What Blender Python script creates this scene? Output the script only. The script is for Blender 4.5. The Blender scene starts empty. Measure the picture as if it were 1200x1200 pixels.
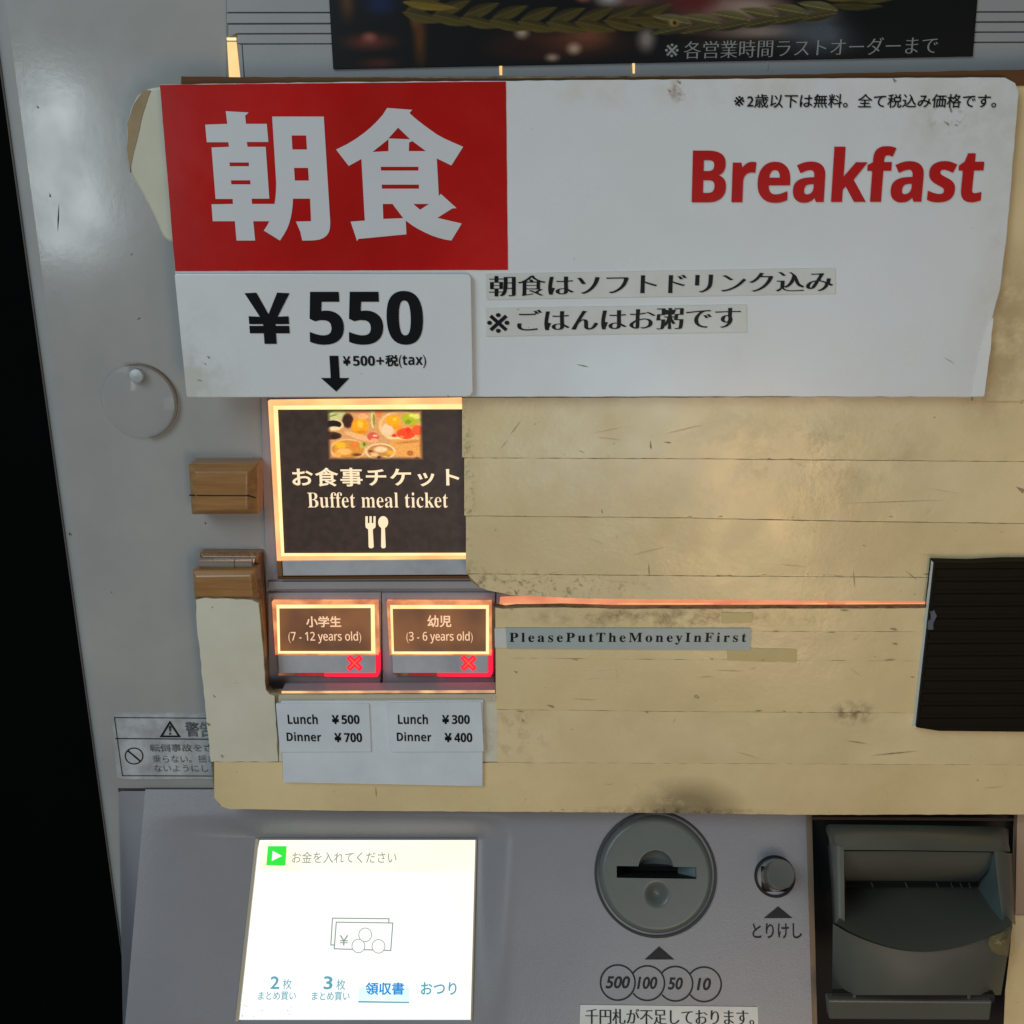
import bpy, math, random
import numpy as np
from mathutils import Vector
from mathutils.geometry import delaunay_2d_cdt
random.seed(7)
rng = np.random.default_rng(7)
scene = bpy.context.scene
C = scene.collection

# ---------------------------------------------------------------- camera
PITCH, YAW = math.radians(17.3), math.radians(1.3)
F = 1200.0                                      # focal length in photo pixels (photo 1200 x 1200)
DIR = Vector((-math.sin(YAW)*math.cos(PITCH), math.cos(YAW)*math.cos(PITCH), -math.sin(PITCH)))
CAM = -DIR*0.42
cd = bpy.data.cameras.new('camera'); cam = bpy.data.objects.new('camera', cd); C.objects.link(cam)
cam.location = CAM
cam.rotation_euler = (math.pi/2-PITCH, 0, YAW)
cd.sensor_width = 36; cd.sensor_height = 36; cd.lens = 36*F/1200
cd.clip_start = 0.01; cd.clip_end = 50
scene.camera = cam
RIGHT = Vector((math.cos(YAW), math.sin(YAW), 0)); UP = RIGHT.cross(DIR)

# ---------------------------------------------------------------- light
w = bpy.data.worlds.new('World'); scene.world = w; w.use_nodes = True
nt = w.node_tree; bg = nt.nodes['Background']
bg.inputs[0].default_value = (0.72, 0.90, 1.0, 1); bg.inputs[1].default_value = 0.07

def lamp(name, loc, target, sx, sy, power, col):
    l = bpy.data.lights.new(name, 'AREA'); l.shape = 'RECTANGLE'; l.size = sx; l.size_y = sy
    l.energy = power; l.color = col
    o = bpy.data.objects.new(name, l); C.objects.link(o); o.location = loc
    o.rotation_euler = (Vector(target)-Vector(loc)).to_track_quat('-Z', 'Y').to_euler()
    return o
def mirror(px, py, dist):
    """where a lamp stands that is mirrored by the machine's face at this photo pixel"""
    d = (DIR + RIGHT*((px-600)/F) + UP*((600-py)/F)).normalized()
    p = CAM + d*(-CAM.y/d.y)
    return p, p + Vector((d.x, -d.y, d.z))*dist
lamp('window_light', (-0.72, -0.92, 0.80), (-0.05, 0, 0.03), 0.7, 0.7, 5.9, (0.79, 0.93, 1.0))
for nm_, px_, py_, ds_, w_, h_, e_, c_ in (('window_strip', 72, 198, 0.9, 0.075, 0.19, 0.40, (0.86, 0.97, 1.0)),
                                      ('warm_sheen_fill', 880, 590, 0.85, 0.14, 0.26, 0.85, (1.0, 0.60, 0.26)),  # unseen warm lamp added for a sheen patch on the boards
                                      ('cool_sheen_fill', 700, 500, 0.9, 0.20, 0.22, 0.40, (0.72, 0.92, 1.0)),  # unseen cool lamp added for a pale sheen on the upper board
                                      ('sign_sheen_fill', 900, 400, 0.9, 0.36, 0.22, 0.36, (0.70, 0.85, 1.0)),  # unseen cool lamp added for a bluish sheen on the sign
                                      ('warm_side_fill', 1215, 470, 0.8, 0.07, 0.40, 0.22, (1.0, 0.62, 0.32))):  # unseen warm lamp added for the right-hand side
    a_, b_ = mirror(px_, py_, ds_); lamp(nm_, b_, a_, w_, h_, e_, c_)
scene.view_settings.view_transform = 'Standard'; scene.view_settings.look = 'None'
scene.view_settings.exposure = 0.18; scene.view_settings.gamma = 1
scene.cycles.max_bounces = 6

# ---------------------------------------------------------------- geometry helpers
class Plane:
    """a flat reference in the world: origin, right, up, outward normal"""
    def __init__(s, O, U, V):
        s.O = Vector(O); s.U = Vector(U).normalized(); V = Vector(V)
        s.V = (V - s.U*V.dot(s.U)).normalized(); s.N = s.U.cross(s.V)
    def uv(s, px, py, h=0):
        d = DIR + RIGHT*((px-600)/F) + UP*((600-py)/F)
        O = s.O + s.N*h
        t = (O-CAM).dot(s.N)/d.dot(s.N)
        r = CAM + d*t - O
        return r.dot(s.U), r.dot(s.V)
    def xyz(s, u, v, h=0): return s.O + s.U*u + s.V*v + s.N*h
    def at(s, px, py, h=0): return s.xyz(*s.uv(px, py, h), h)
FACE = Plane((0, 0, 0), (1, 0, 0), (0, 0, 1))
def at(px, py, d): return FACE.at(px, py, d)
A = math.radians(26)
p0 = at(300, 928, 0.002)
SLOPE = Plane(p0, (1, 0, 0), (0, math.sin(A), math.cos(A)))

def area(c): return 0.5*sum(c[i-1][0]*c[i][1]-c[i][0]*c[i-1][1] for i in range(len(c)))
def ccw(c): return list(c) if area(c) > 0 else list(c)[::-1]
def triang(contours, wind=True):
    """triangulate closed loops, keeping what has non-zero winding"""
    allc = [p for c in contours for p in c]
    xs = [p[0] for p in allc]; ys = [p[1] for p in allc]
    sc = 100.0/max(max(xs)-min(xs), max(ys)-min(ys), 1e-9); mx, my = min(xs), min(ys)
    pts, edges = [], []
    for c in contours:
        n0 = len(pts); n = len(c)
        pts += [Vector(((p[0]-mx)*sc, (p[1]-my)*sc)) for p in c]
        edges += [(n0+i, n0+(i+1) % n) for i in range(n)]
    V, E_, Fc, *_ = delaunay_2d_cdt(pts, edges, [], 0, 1e-5)
    if not Fc: return [], []
    V = np.array([[v.x, v.y] for v in V]); T = np.array([f for f in Fc if len(f) == 3])
    cen = V[T].mean(1)
    P = np.array([[p.x, p.y] for p in pts]); E = np.array(edges)
    a, b = P[E[:, 0]], P[E[:, 1]]
    X, Y = cen[:, 0][:, None], cen[:, 1][:, None]
    up = (a[None, :, 1] <= Y) & (b[None, :, 1] > Y); dn = (a[None, :, 1] > Y) & (b[None, :, 1] <= Y)
    cr = (b[None, :, 0]-a[None, :, 0])*(Y-a[None, :, 1]) - (X-a[None, :, 0])*(b[None, :, 1]-a[None, :, 1])
    wn = ((up & (cr > 0)).sum(1)).astype(int) - ((dn & (cr < 0)).sum(1))
    T = T[wn != 0]
    ar = (V[T[:, 1]]-V[T[:, 0]]); br = (V[T[:, 2]]-V[T[:, 0]])
    flip = ar[:, 0]*br[:, 1]-ar[:, 1]*br[:, 0] < 0
    T[flip] = T[flip][:, ::-1]
    return [((v[0]/sc)+mx, (v[1]/sc)+my) for v in V], T.tolist()

def root_loc(o):
    return o.matrix_world.translation if False else o['_loc'] if '_loc' in o else (0, 0, 0)
ROOT = {}
def mesh(name, V, Fs, mats, parent=None, smooth=False, midx=None, loc=None):
    """one mesh object; vertices are given in world coordinates"""
    base = ROOT.get(parent.name, Vector((0, 0, 0))) if parent else (Vector(loc) if loc else sum((Vector(v) for v in V), Vector())/max(1, len(V)))
    me = bpy.data.meshes.new(name)
    me.from_pydata([tuple(Vector(v)-base) for v in V], [], [tuple(f) for f in Fs])
    if not isinstance(mats, (list, tuple)): mats = [mats]
    for m in mats: me.materials.append(m)
    if midx is not None:
        for p, i in zip(me.polygons, midx): p.material_index = i
    if smooth: me.polygons.foreach_set('use_smooth', [True]*len(me.polygons))
    me.update()
    o = bpy.data.objects.new(name, me); C.objects.link(o)
    if parent: o.parent = parent
    else: o.location = base
    ROOT[o.name] = base
    return o
def thing(name, label, cat, loc, group=None):
    o = bpy.data.objects.new(name, None); C.objects.link(o); o.location = loc
    o.empty_display_size = 0.02
    ROOT[o.name] = Vector(loc); tag(o, label, cat, group); return o
def tag(o, label, cat, group=None):
    o['label'] = label; o['category'] = cat
    if group: o['group'] = group
    return o

def offset(c, d):
    """move a closed CCW loop outward by d (negative: inward)"""
    n = len(c); out = []
    for i in range(n):
        a, b, e = c[i-1], c[i], c[(i+1) % n]
        n1 = np.array([b[1]-a[1], a[0]-b[0]]); n2 = np.array([e[1]-b[1], b[0]-e[0]])
        n1 = n1/(np.linalg.norm(n1)+1e-12); n2 = n2/(np.linalg.norm(n2)+1e-12)
        m = n1+n2; k = max(0.5, m.dot(m)/2); m = m/(k+1e-9)
        out.append((b[0]+m[0]*d, b[1]+m[1]*d))
    return out
def rough(poly, amp=0.8, step=9, seed=0, amp2=0):
    """subdivide the sides of a pixel outline and wobble them like a worn edge"""
    r = random.Random(seed); out = []; n = len(poly)
    for i in range(n):
        a, b = poly[i], poly[(i+1) % n]; L = math.dist(a, b); k = max(1, int(L/step))
        nx, ny = (b[1]-a[1])/(L+1e-9), (a[0]-b[0])/(L+1e-9); ph = r.random()*6
        for j in range(k):
            t = j/k; w_ = r.uniform(-amp, amp) + (amp2*math.sin(ph+t*L/40) if j else 0)
            out.append((a[0]+(b[0]-a[0])*t+nx*w_, a[1]+(b[1]-a[1])*t+ny*w_))
    return out
def rounded(poly, r, n=4):
    out = []; m = len(poly)
    rr = r if isinstance(r, (list, tuple)) else [r]*m
    for i in range(m):
        p = Vector(poly[i]); a = Vector(poly[i-1]); b = Vector(poly[(i+1) % m]); q = rr[i]
        if q <= 0: out.append(tuple(p)); continue
        qa = min(q, (a-p).length*.45); qb = min(q, (b-p).length*.45)
        s = p+(a-p).normalized()*qa; e = p+(b-p).normalized()*qb
        for k in range(n+1):
            t = k/n; out.append(tuple(s*(1-t)**2+p*2*t*(1-t)+e*t*t))
    return out
def prism(name, px, h0, h1, mat, parent=None, plane=FACE, bev=0.0, holes=(), side=None, smooth=False, loc=None):
    """solid plate: pixel outline laid on the plane at height h1, going back to h0, chamfered edge"""
    c = ccw([plane.uv(x, y, h1) for x, y in px])
    hs = [ccw([plane.uv(x, y, h1) for x, y in h])[::-1] for h in holes]
    V, Fs, mi = [], [], []
    inner = [offset(c, -bev) if bev else c] + [offset(h, -bev) if bev else h for h in hs]
    v2, t2 = triang(inner)
    V += [plane.xyz(u, v, h1) for u, v in v2]; Fs += t2; mi += [0]*len(t2)
    for loop, inn in zip([c]+hs, inner):
        n = len(loop)
        rings = []
        if bev: rings.append([(p, h1) for p in inn]); rings.append([((p[0]*.3+q[0]*.7, p[1]*.3+q[1]*.7), h1-bev*.3) for p, q in zip(inn, loop)]); rings.append([(p, h1-bev) for p in loop])
        else: rings.append([(p, h1) for p in loop])
        rings.append([(p, h0) for p in loop])
        for ri in range(len(rings)-1):
            s = len(V)
            V += [plane.xyz(*p, h) for p, h in rings[ri]] + [plane.xyz(*p, h) for p, h in rings[ri+1]]
            for i in range(n):
                j = (i+1) % n
                Fs.append((s+i, s+n+i, s+n+j, s+j)); mi.append(1 if side else 0)
    return mesh(name, V, Fs, [mat, side] if side else mat, parent, midx=mi if side else None, smooth=False, loc=loc)
def flat(name, polys, h, mat, parent=None, plane=FACE, holes=(), loc=None):
    """flat print: union of pixel outlines minus holes"""
    cs = [ccw([plane.uv(x, y, h) for x, y in p]) for p in polys] + [ccw([plane.uv(x, y, h) for x, y in q])[::-1] for q in holes]
    v2, t2 = triang(cs)
    return mesh(name, [plane.xyz(u, v, h) for u, v in v2], t2, mat, parent, loc=loc)

# ---- lettering from the built-in font
SB = {}
for i in range(26):
    SB[('sb', chr(65+i))] = chr(0x1D5D4+i); SB[('sb', chr(97+i))] = chr(0x1D5EE+i)
    SB[('s', chr(65+i))] = chr(0x1D5A0+i); SB[('s', chr(97+i))] = chr(0x1D5BA+i)
    SB[('rb', chr(65+i))] = chr(0x1D400+i); SB[('rb', chr(97+i))] = chr(0x1D41A+i)
for i in range(10):
    SB[('sb', chr(48+i))] = chr(0x1D7EC+i); SB[('s', chr(48+i))] = chr(0x1D7E2+i); SB[('rb', chr(48+i))] = chr(0x1D7CE+i)
def glyphs(s, style=None, spacing=1.0, wx=0.0, wy=0.0, shear=0.0, res=4):
    cu = bpy.data.curves.new('lettering', 'FONT')
    cu.body = ''.join(SB.get((style, ch), ch) for ch in s); cu.space_character = spacing
    o = bpy.data.objects.new('lettering', cu); C.objects.link(o)
    dg = bpy.context.evaluated_depsgraph_get()
    oc = o.evaluated_get(dg).to_curve(dg); loops = []
    for sp in oc.splines:
        bp = list(sp.bezier_points); n = len(bp); pts = []
        for i in range(n):
            a, b = bp[i], bp[(i+1) % n]
            p0_, p1_, p2_, p3_ = a.co, a.handle_right, b.handle_left, b.co
            dv = (p3_-p0_); L = dv.length
            st = 1 if (L < 1e-6 or (abs(dv.cross(p1_-p0_).z) < 1e-3*L and abs(dv.cross(p2_-p0_).z) < 1e-3*L)) else res
            for k in range(st):
                t = k/st
                q = p0_*(1-t)**3+p1_*3*t*(1-t)**2+p2_*3*t*t*(1-t)+p3_*t**3
                if not pts or math.dist(pts[-1], (q.x, q.y)) > 1e-4: pts.append((q.x, q.y))
        if len(pts) > 2: loops.append(pts)
    bpy.data.objects.remove(o); bpy.data.curves.remove(cu)
    if wx or wy:
        big = max(loops, key=lambda l: abs(area(l))); sg = 1 if area(big) > 0 else -1
        new = []
        for l in loops:
            n = len(l); q = []
            for i in range(n):
                a, b, e = l[i-1], l[i], l[(i+1) % n]
                n1 = np.array([b[1]-a[1], a[0]-b[0]]); n2 = np.array([e[1]-b[1], b[0]-e[0]])
                n1 = n1/(np.linalg.norm(n1)+1e-12); n2 = n2/(np.linalg.norm(n2)+1e-12)
                m = n1+n2; m = m/max(0.8, m.dot(m)/2)
                q.append((b[0]+sg*m[0]*wx, b[1]+sg*m[1]*wy))
            new.append(q)
        loops = new
    if shear: loops = [[(x+y*shear, y) for x, y in l] for l in loops]
    return loops
def text(name, s, box, h, mat, parent, plane=FACE, dy=0, **k):
    """box = x0, ytop, x1, ybottom of the ink in photo pixels; dy = drop of the line's right end"""
    loops = glyphs(s, **k)
    xs = [p[0] for l in loops for p in l]; ys = [p[1] for l in loops for p in l]
    x0, yt, x1, yb = box
    ax, ay = min(xs), min(ys); W = max(xs)-ax; H = max(ys)-ay
    bl = np.array(plane.uv(x0, yb, h)); br = np.array(plane.uv(x1, yb+dy, h)); tl = np.array(plane.uv((x0+x1)/2, yt+dy/2, h)); bm = (bl+br)/2
    hv = tl[1]-bm[1]
    v2, t2 = triang(loops)
    V = [plane.xyz(*(bl+(br-bl)*((x-ax)/W)+np.array([0, hv*(y-ay)/H])), h) for x, y in v2]
    return mesh(name, V, t2, mat, parent)

def lathe(name, plane, cx, cy, prof, mat, parent, n=48, h_at=0.0, smooth=True, sx=1):
    """prof: (radius, height) pairs in metres round the plane's normal at a photo pixel"""
    u, v = plane.uv(cx, cy, h_at); V, Fs = [], []
    for r, h in prof:
        V += [plane.xyz(u+sx*r*math.cos(2*math.pi*i/n), v+r*math.sin(2*math.pi*i/n), h) for i in range(n)]
    for k in range(len(prof)-1):
        if prof[k] == prof[k+1]: continue       # a repeated profile point makes a crease
        for i in range(n):
            j = (i+1) % n; Fs.append((k*n+i, (k+1)*n+i, (k+1)*n+j, k*n+j)[::-1] if False else (k*n+j, (k+1)*n+j, (k+1)*n+i, k*n+i))
    V.append(plane.xyz(u, v, prof[-1][1])); c = len(V)-1; b = (len(prof)-1)*n
    Fs += [(b+(i+1) % n, c, b+i) for i in range(n)]
    o = mesh(name, V, Fs, mat, parent, smooth=smooth)
    return o
def loft(name, rows, mat, parent, smooth=True, sharp=False):
    """rows of (px, py, d): a sheet through points whose distance d in front of the machine face is given"""
    n = len(rows[0]); V = [at(*p) for r in rows for p in r]; Fs = []
    for k in range(len(rows)-1):
        for i in range(n-1): Fs.append((k*n+i, (k+1)*n+i, (k+1)*n+i+1, k*n+i+1))
    return mesh(name, V, Fs, mat, parent, smooth=smooth)
def line(n, a, b): return [tuple(np.array(a)+(np.array(b)-np.array(a))*i/(n-1)) for i in range(n)]

def painted(name, px, nu, nv, h, fn, mat, parent, plane=FACE):
    """a printed picture: a fine grid whose vertex colours hold the print's own colours; px = 4 corners TL TR BR BL"""
    q = [np.array(plane.uv(x, y, h)) for x, y in px]; V, Fs = [], []
    s, t = np.meshgrid(np.linspace(0, 1, nu), np.linspace(0, 1, nv))
    for j in range(nv):
        for i in range(nu):
            a, b = s[j, i], t[j, i]
            V.append(plane.xyz(*((q[0]*(1-a)+q[1]*a)*(1-b)+(q[3]*(1-a)+q[2]*a)*b), h))
    for j in range(nv-1):
        for i in range(nu-1):
            k = j*nu+i; Fs.append((k, k+nu, k+nu+1, k+1))
    o = mesh(name, V, Fs, mat, parent)
    col = fn(s, t).reshape(-1, 3); ca = o.data.color_attributes.new('print', 'FLOAT_COLOR', 'POINT')
    ca.data.foreach_set('color', np.concatenate([np.clip(col, 0, 1)**2.2, np.ones((len(col), 1))], 1).astype(np.float32).ravel())
    return o

# ---------------------------------------------------------------- materials
def srgb(r, g, b): return tuple((c/255)**2.2 for c in (r, g, b))
def mat(name, col, rough=0.5, col2=None, scale=30, mix=0.5, bump=0.0, bscale=300, bump2=0.0, b2scale=20, metal=0.0, spec=0.5,
        specks=0.0, speck_scale=250, speck_col=(0.05, 0.04, 0.03), stains_and_light=(), aniso=None, rvar=0.0, alpha=1.0, stretch=(1, 1, 1), coat=0):
    m = bpy.data.materials.new(name); m.use_nodes = True; t = m.node_tree; N = t.nodes; L = t.links
    b = N['Principled BSDF']; b.inputs['Base Color'].default_value = (*col, 1); b.inputs['Roughness'].default_value = rough
    b.inputs['Metallic'].default_value = metal; b.inputs['Specular IOR Level'].default_value = spec; b.inputs['Alpha'].default_value = alpha
    b.inputs['Coat Weight'].default_value = coat; b.inputs['Coat Roughness'].default_value = 0.15
    g = N.new('ShaderNodeNewGeometry'); mp = N.new('ShaderNodeMapping'); mp.inputs['Scale'].default_value = stretch
    L.new(g.outputs['Position'], mp.inputs[0]); P = mp.outputs[0]
    def noise(sc, det=5, ro=0.6):
        n = N.new('ShaderNodeTexNoise'); n.inputs['Scale'].default_value = sc; n.inputs['Detail'].default_value = det; n.inputs['Roughness'].default_value = ro
        L.new(P, n.inputs['Vector']); return n.outputs['Fac']
    def ramp(src, lo, hi):
        r = N.new('ShaderNodeMapRange'); r.inputs[1].default_value = lo; r.inputs[2].default_value = hi; L.new(src, r.inputs[0]); return r.outputs[0]
    def mixc(fac, a, bcol, k=1.0):
        x = N.new('ShaderNodeMix'); x.data_type = 'RGBA'
        if k != 1.0:
            mm = N.new('ShaderNodeMath'); mm.operation = 'MULTIPLY'; L.new(fac, mm.inputs[0]); mm.inputs[1].default_value = k; fac = mm.outputs[0]
        L.new(fac, x.inputs[0])
        if isinstance(a, tuple): x.inputs[6].default_value = (*a, 1)
        else: L.new(a, x.inputs[6])
        x.inputs[7].default_value = (*bcol, 1); return x.outputs[2]
    cur = col
    if col2: cur = mixc(ramp(noise(scale), 0.35, 0.7), cur, col2, mix)
    if specks: cur = mixc(ramp(noise(speck_scale, 3), 0.74-specks*0.1, 0.80-specks*0.1), cur, speck_col, 0.9)
    for (c, rx, rz, sc_, k, nsc, lo) in stains_and_light:
        v = N.new('ShaderNodeVectorMath'); v.operation = 'SUBTRACT'; L.new(g.outputs['Position'], v.inputs[0]); v.inputs[1].default_value = c
        v2 = N.new('ShaderNodeVectorMath'); v2.operation = 'MULTIPLY'; L.new(v.outputs[0], v2.inputs[0]); v2.inputs[1].default_value = (1/rx, 0, 1/rz)
        ln = N.new('ShaderNodeVectorMath'); ln.operation = 'LENGTH'; L.new(v2.outputs[0], ln.inputs[0])
        fall = ramp(ln.outputs['Value'], 1.0, 0.35)
        nn = ramp(noise(nsc, 6, .7), lo, lo+0.2)
        mm = N.new('ShaderNodeMath'); mm.operation = 'MULTIPLY'; L.new(fall, mm.inputs[0]); L.new(nn, mm.inputs[1])
        cur = mixc(mm.outputs[0], cur, sc_, k)
    if not isinstance(cur, tuple): L.new(cur, b.inputs['Base Color'])
    if rvar:
        r = N.new('ShaderNodeMapRange'); r.inputs[3].default_value = rough-rvar; r.inputs[4].default_value = rough+rvar; r.inputs[1].default_value = .3; r.inputs[2].default_value = .7
        L.new(noise(45), r.inputs[0]); L.new(r.outputs[0], b.inputs['Roughness'])
    last = None
    for st, sc_ in ((bump2, b2scale), (bump, bscale)):
        if st:
            bn = N.new('ShaderNodeBump'); bn.inputs['Strength'].default_value = st; bn.inputs['Distance'].default_value = 0.001 if sc_ > 100 else 0.004
            L.new(noise(sc_, 2), bn.inputs['Height'])
            if last: L.new(last, bn.inputs['Normal'])
            last = bn.outputs[0]
    if last: L.new(last, b.inputs['Normal'])
    return m
def emis(name, col, k=1.0, col2=None, scale=60, attr=None, base=(0.02, 0.02, 0.02), rough=0.3):
    m = bpy.data.materials.new(name); m.use_nodes = True; t = m.node_tree; N = t.nodes; L = t.links; b = N['Principled BSDF']
    b.inputs['Base Color'].default_value = (*base, 1); b.inputs['Roughness'].default_value = rough
    b.inputs['Emission Color'].default_value = (*col, 1); b.inputs['Emission Strength'].default_value = k
    if attr:
        a = N.new('ShaderNodeAttribute'); a.attribute_name = attr; L.new(a.outputs['Color'], b.inputs['Emission Color'])
    elif col2:
        g = N.new('ShaderNodeNewGeometry'); n = N.new('ShaderNodeTexNoise'); n.inputs['Scale'].default_value = scale; L.new(g.outputs['Position'], n.inputs['Vector'])
        r = N.new('ShaderNodeMapRange'); r.inputs[1].default_value = .38; r.inputs[2].default_value = .62; L.new(n.outputs['Fac'], r.inputs[0])
        x = N.new('ShaderNodeMix'); x.data_type = 'RGBA'; L.new(r.outputs[0], x.inputs[0]); x.inputs[6].default_value = (*col, 1); x.inputs[7].default_value = (*col2, 1)
        L.new(x.outputs[2], b.inputs['Emission Color'])
    return m

M = {}
M['face'] = mat('machine_paint', (0.41, 0.405, 0.39), 0.15, (0.31, 0.315, 0.315), 11, 0.9, bump=0.018, bscale=420, bump2=0.07, b2scale=13, specks=0.05, speck_scale=420, rvar=0.05)
M['cover'] = mat('blank_cover_plastic', (0.34, 0.35, 0.36), 0.4, (0.29, 0.30, 0.31), 20, 0.6, bump=0.05, bscale=1200)
M['module'] = mat('button_housing_plastic', (0.34, 0.32, 0.35), 0.38, (0.26, 0.24, 0.27), 40, 0.6, bump=0.05, bscale=1200)
M['dark'] = mat('dark_gap', (0.012, 0.011, 0.010), 0.7)
M['groove'] = mat('dark_groove_plastic', (0.05, 0.05, 0.05), 0.7)  # dark plastic for grooves and seams, also used for paint chips
M['panel'] = mat('console_lavender_paint', (0.28, 0.28, 0.305), 0.30, (0.24, 0.24, 0.262), 22, 0.6, bump=0.10, bscale=1500, bump2=0.03, b2scale=18, specks=0.02, speck_scale=500)
M['paneledge'] = mat('console_edge', (0.38, 0.27, 0.19), 0.45)
M['black'] = mat('black_print', (0.006, 0.006, 0.007), 0.35, (0.011, 0.011, 0.012), 60, spec=0.15)
M['ink'] = mat('dark_grey_print', (0.014, 0.017, 0.022), 0.4, spec=0.2)
M['inkworn'] = mat('worn_grey_print', (0.05, 0.055, 0.06), 0.4, (0.30, 0.31, 0.32), 260, 0.9)
M['seam'] = mat('cover_gap', (0.20, 0.205, 0.205), 0.6)
M['paper'] = mat('laminated_paper', (0.77, 0.80, 0.82), 0.24, (0.69, 0.71, 0.72), 12, 0.7, bump2=0.12, b2scale=11, specks=0.03, speck_scale=330, speck_col=(.3, .27, .22), rvar=0.08,
                 stains_and_light=[(tuple(at(205, 440, .02)), .03, .035, (.50, .50, .42), .6, 60, .40), (tuple(at(820, 105, .02)), (.10), .008, (.62, .58, .48), .4, 60, .42),
                         (tuple(at(1110, 140, .018)), .008, .006, (.10, .09, .08), .9, 300, .52), (tuple(at(795, 105, .018)), .004, .005, (.30, .16, .10), .9, 300, .45),
                         (tuple(at(1180, 280, .018)), .013, .12, (.58, .54, .46), .4, 40, .40), (tuple(at(1125, 135, .018)), .03, .02, (.62, .60, .54), .6, 80, .4)])
M['paper2'] = mat('curl_highlight_laminate', (0.80, 0.84, 0.85), 0.2, (0.72, 0.76, 0.78), 30, .7, bump2=.15, b2scale=40)
M['red'] = mat('red_print', (0.56, 0.009, 0.006), 0.24, (0.38, 0.007, 0.005), 14, 0.8, spec=0.3, bump2=0.06, b2scale=12, specks=0.02, speck_scale=330, speck_col=(.3, .02, .02), rvar=0.06)
M['redtext'] = mat('red_lettering', (0.56, 0.008, 0.007), 0.30, (0.44, 0.007, 0.006), 30, .6, spec=0.25)
M['white'] = mat('white_lettering', (0.68, 0.70, 0.74), 0.3, (0.62, 0.64, 0.66), 20, .6, bump2=0.05, b2scale=12)
stB = [(tuple(at(1000, 836, .016)), .011, .007, (.16, .11, .04), .75, 260, .42),
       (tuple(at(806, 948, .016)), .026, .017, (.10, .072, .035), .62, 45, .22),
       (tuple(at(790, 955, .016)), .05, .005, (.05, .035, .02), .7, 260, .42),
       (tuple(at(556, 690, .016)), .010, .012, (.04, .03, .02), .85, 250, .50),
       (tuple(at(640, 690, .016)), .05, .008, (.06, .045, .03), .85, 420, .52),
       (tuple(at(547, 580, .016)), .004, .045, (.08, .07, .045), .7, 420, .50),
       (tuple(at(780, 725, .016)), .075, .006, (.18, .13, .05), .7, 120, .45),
       (tuple(at(705, 790, .016)), .008, .0035, (.80, .62, .38), .6, 300, .30),
       (tuple(at(600, 860, .016)), .025, .02, (.20, .16, .09), .35, 180, .50),
       (tuple(at(930, 535, .016)), .06, .022, (.36, .30, .15), .7, 50, .45),
       (tuple(at(1170, 400, .016)), .02, .04, (.42, .30, .15), .7, 80, .35)]  # this last patch is warm light right of the sign, put into the colour
M['beige'] = mat('yellowed_tape', (0.84, 0.675, 0.38), 0.25, (0.69, 0.54, 0.285), 22, 0.9, bump=0.06, bscale=500, bump2=0.15, b2scale=28, specks=0.26, speck_scale=240, speck_col=(.12, .09, .05), stains_and_light=stB, rvar=0.08)
M['beige2'] = mat('yellowed_tape_paler', (0.85, 0.685, 0.40), 0.25, (0.71, 0.555, 0.30), 26, 0.9, bump=0.06, bscale=500, bump2=0.16, b2scale=32, specks=0.22, speck_scale=260, speck_col=(.14, .10, .06), stains_and_light=stB, rvar=0.08)
M['beigewhite'] = mat('whitish_tape', (0.74, 0.71, 0.58), 0.36, (0.62, 0.59, 0.45), 35, 0.7, bump=0.06, bscale=500, bump2=0.12, b2scale=35, specks=0.14, speck_scale=300, speck_col=(.15, .11, .06), stains_and_light=stB, rvar=0.08)
M['beigepatch'] = mat('darker_tape', (0.62, 0.50, 0.24), 0.3, (0.52, 0.42, 0.19), 40, .8)
M['slitcore'] = emis('slit_core_light', (1.0, 0.46, 0.18), 0.85, (0.85, 0.32, 0.14), 70)
M['boardbase'] = mat('grimy_board', (0.36, 0.27, 0.14), 0.5, (0.07, 0.05, 0.03), 200, 0.95)
M['flap'] = mat('aged_board_corner', (0.62, 0.61, 0.49), 0.36, (0.52, 0.50, 0.38), 30, 0.8, bump2=0.12, b2scale=35, specks=0.1)
M['flapworn'] = mat('glue_brown', (0.36, 0.26, 0.13), 0.5, (0.24, 0.17, 0.08), 70, 0.8, bump2=.1, b2scale=60)
M['brownedge'] = mat('brown_wood_edge', (0.15, 0.068, 0.025), 0.6, (0.09, 0.04, 0.014), 80, .8, spec=.15, bump=.1, bscale=400, stretch=(.1, 1, 1))
M['wood'] = mat('varnished_wood', (0.40, 0.205, 0.07), 0.32, (0.25, 0.115, 0.035), 420, 0.8, bump=.08, bscale=500, stretch=(0.08, 1, 1.2), coat=0.35)
M['wood2'] = mat('varnished_wood_end', (0.30, 0.14, 0.045), 0.32, (0.13, 0.055, 0.02), 420, 0.95, bump=.14, bscale=700, stretch=(1.6, 1, 0.2), coat=0.4)
M['steel'] = mat('hinge_steel', (0.70, 0.72, 0.73), 0.30, metal=0.75)
M['chrome'] = mat('turned_metal', (0.50, 0.47, 0.42), 0.22, metal=0.85, bump=.05, bscale=2500)
M['disc'] = mat('grey_green_plastic', (0.130, 0.148, 0.140), 0.34, (0.105, 0.120, 0.113), 50, .6, bump=.06, bscale=2200)
M['accept'] = mat('olive_grey_plastic', (0.105, 0.108, 0.088), 0.36, (0.085, 0.09, 0.076), 25, .7, bump=.03, bscale=1800, specks=.02, speck_scale=600)
M['teal'] = mat('teal_grey_plastic', (0.15, 0.21, 0.215), 0.3)
M['rubber'] = mat('black_ribbed_rubber', (0.008, 0.007, 0.004), 0.55, (0.011, 0.0095, 0.006), 40, .6, spec=0.10)
M['bluewear'] = mat('blue_grey_wear', (0.07, 0.10, 0.15), 0.5)
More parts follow.
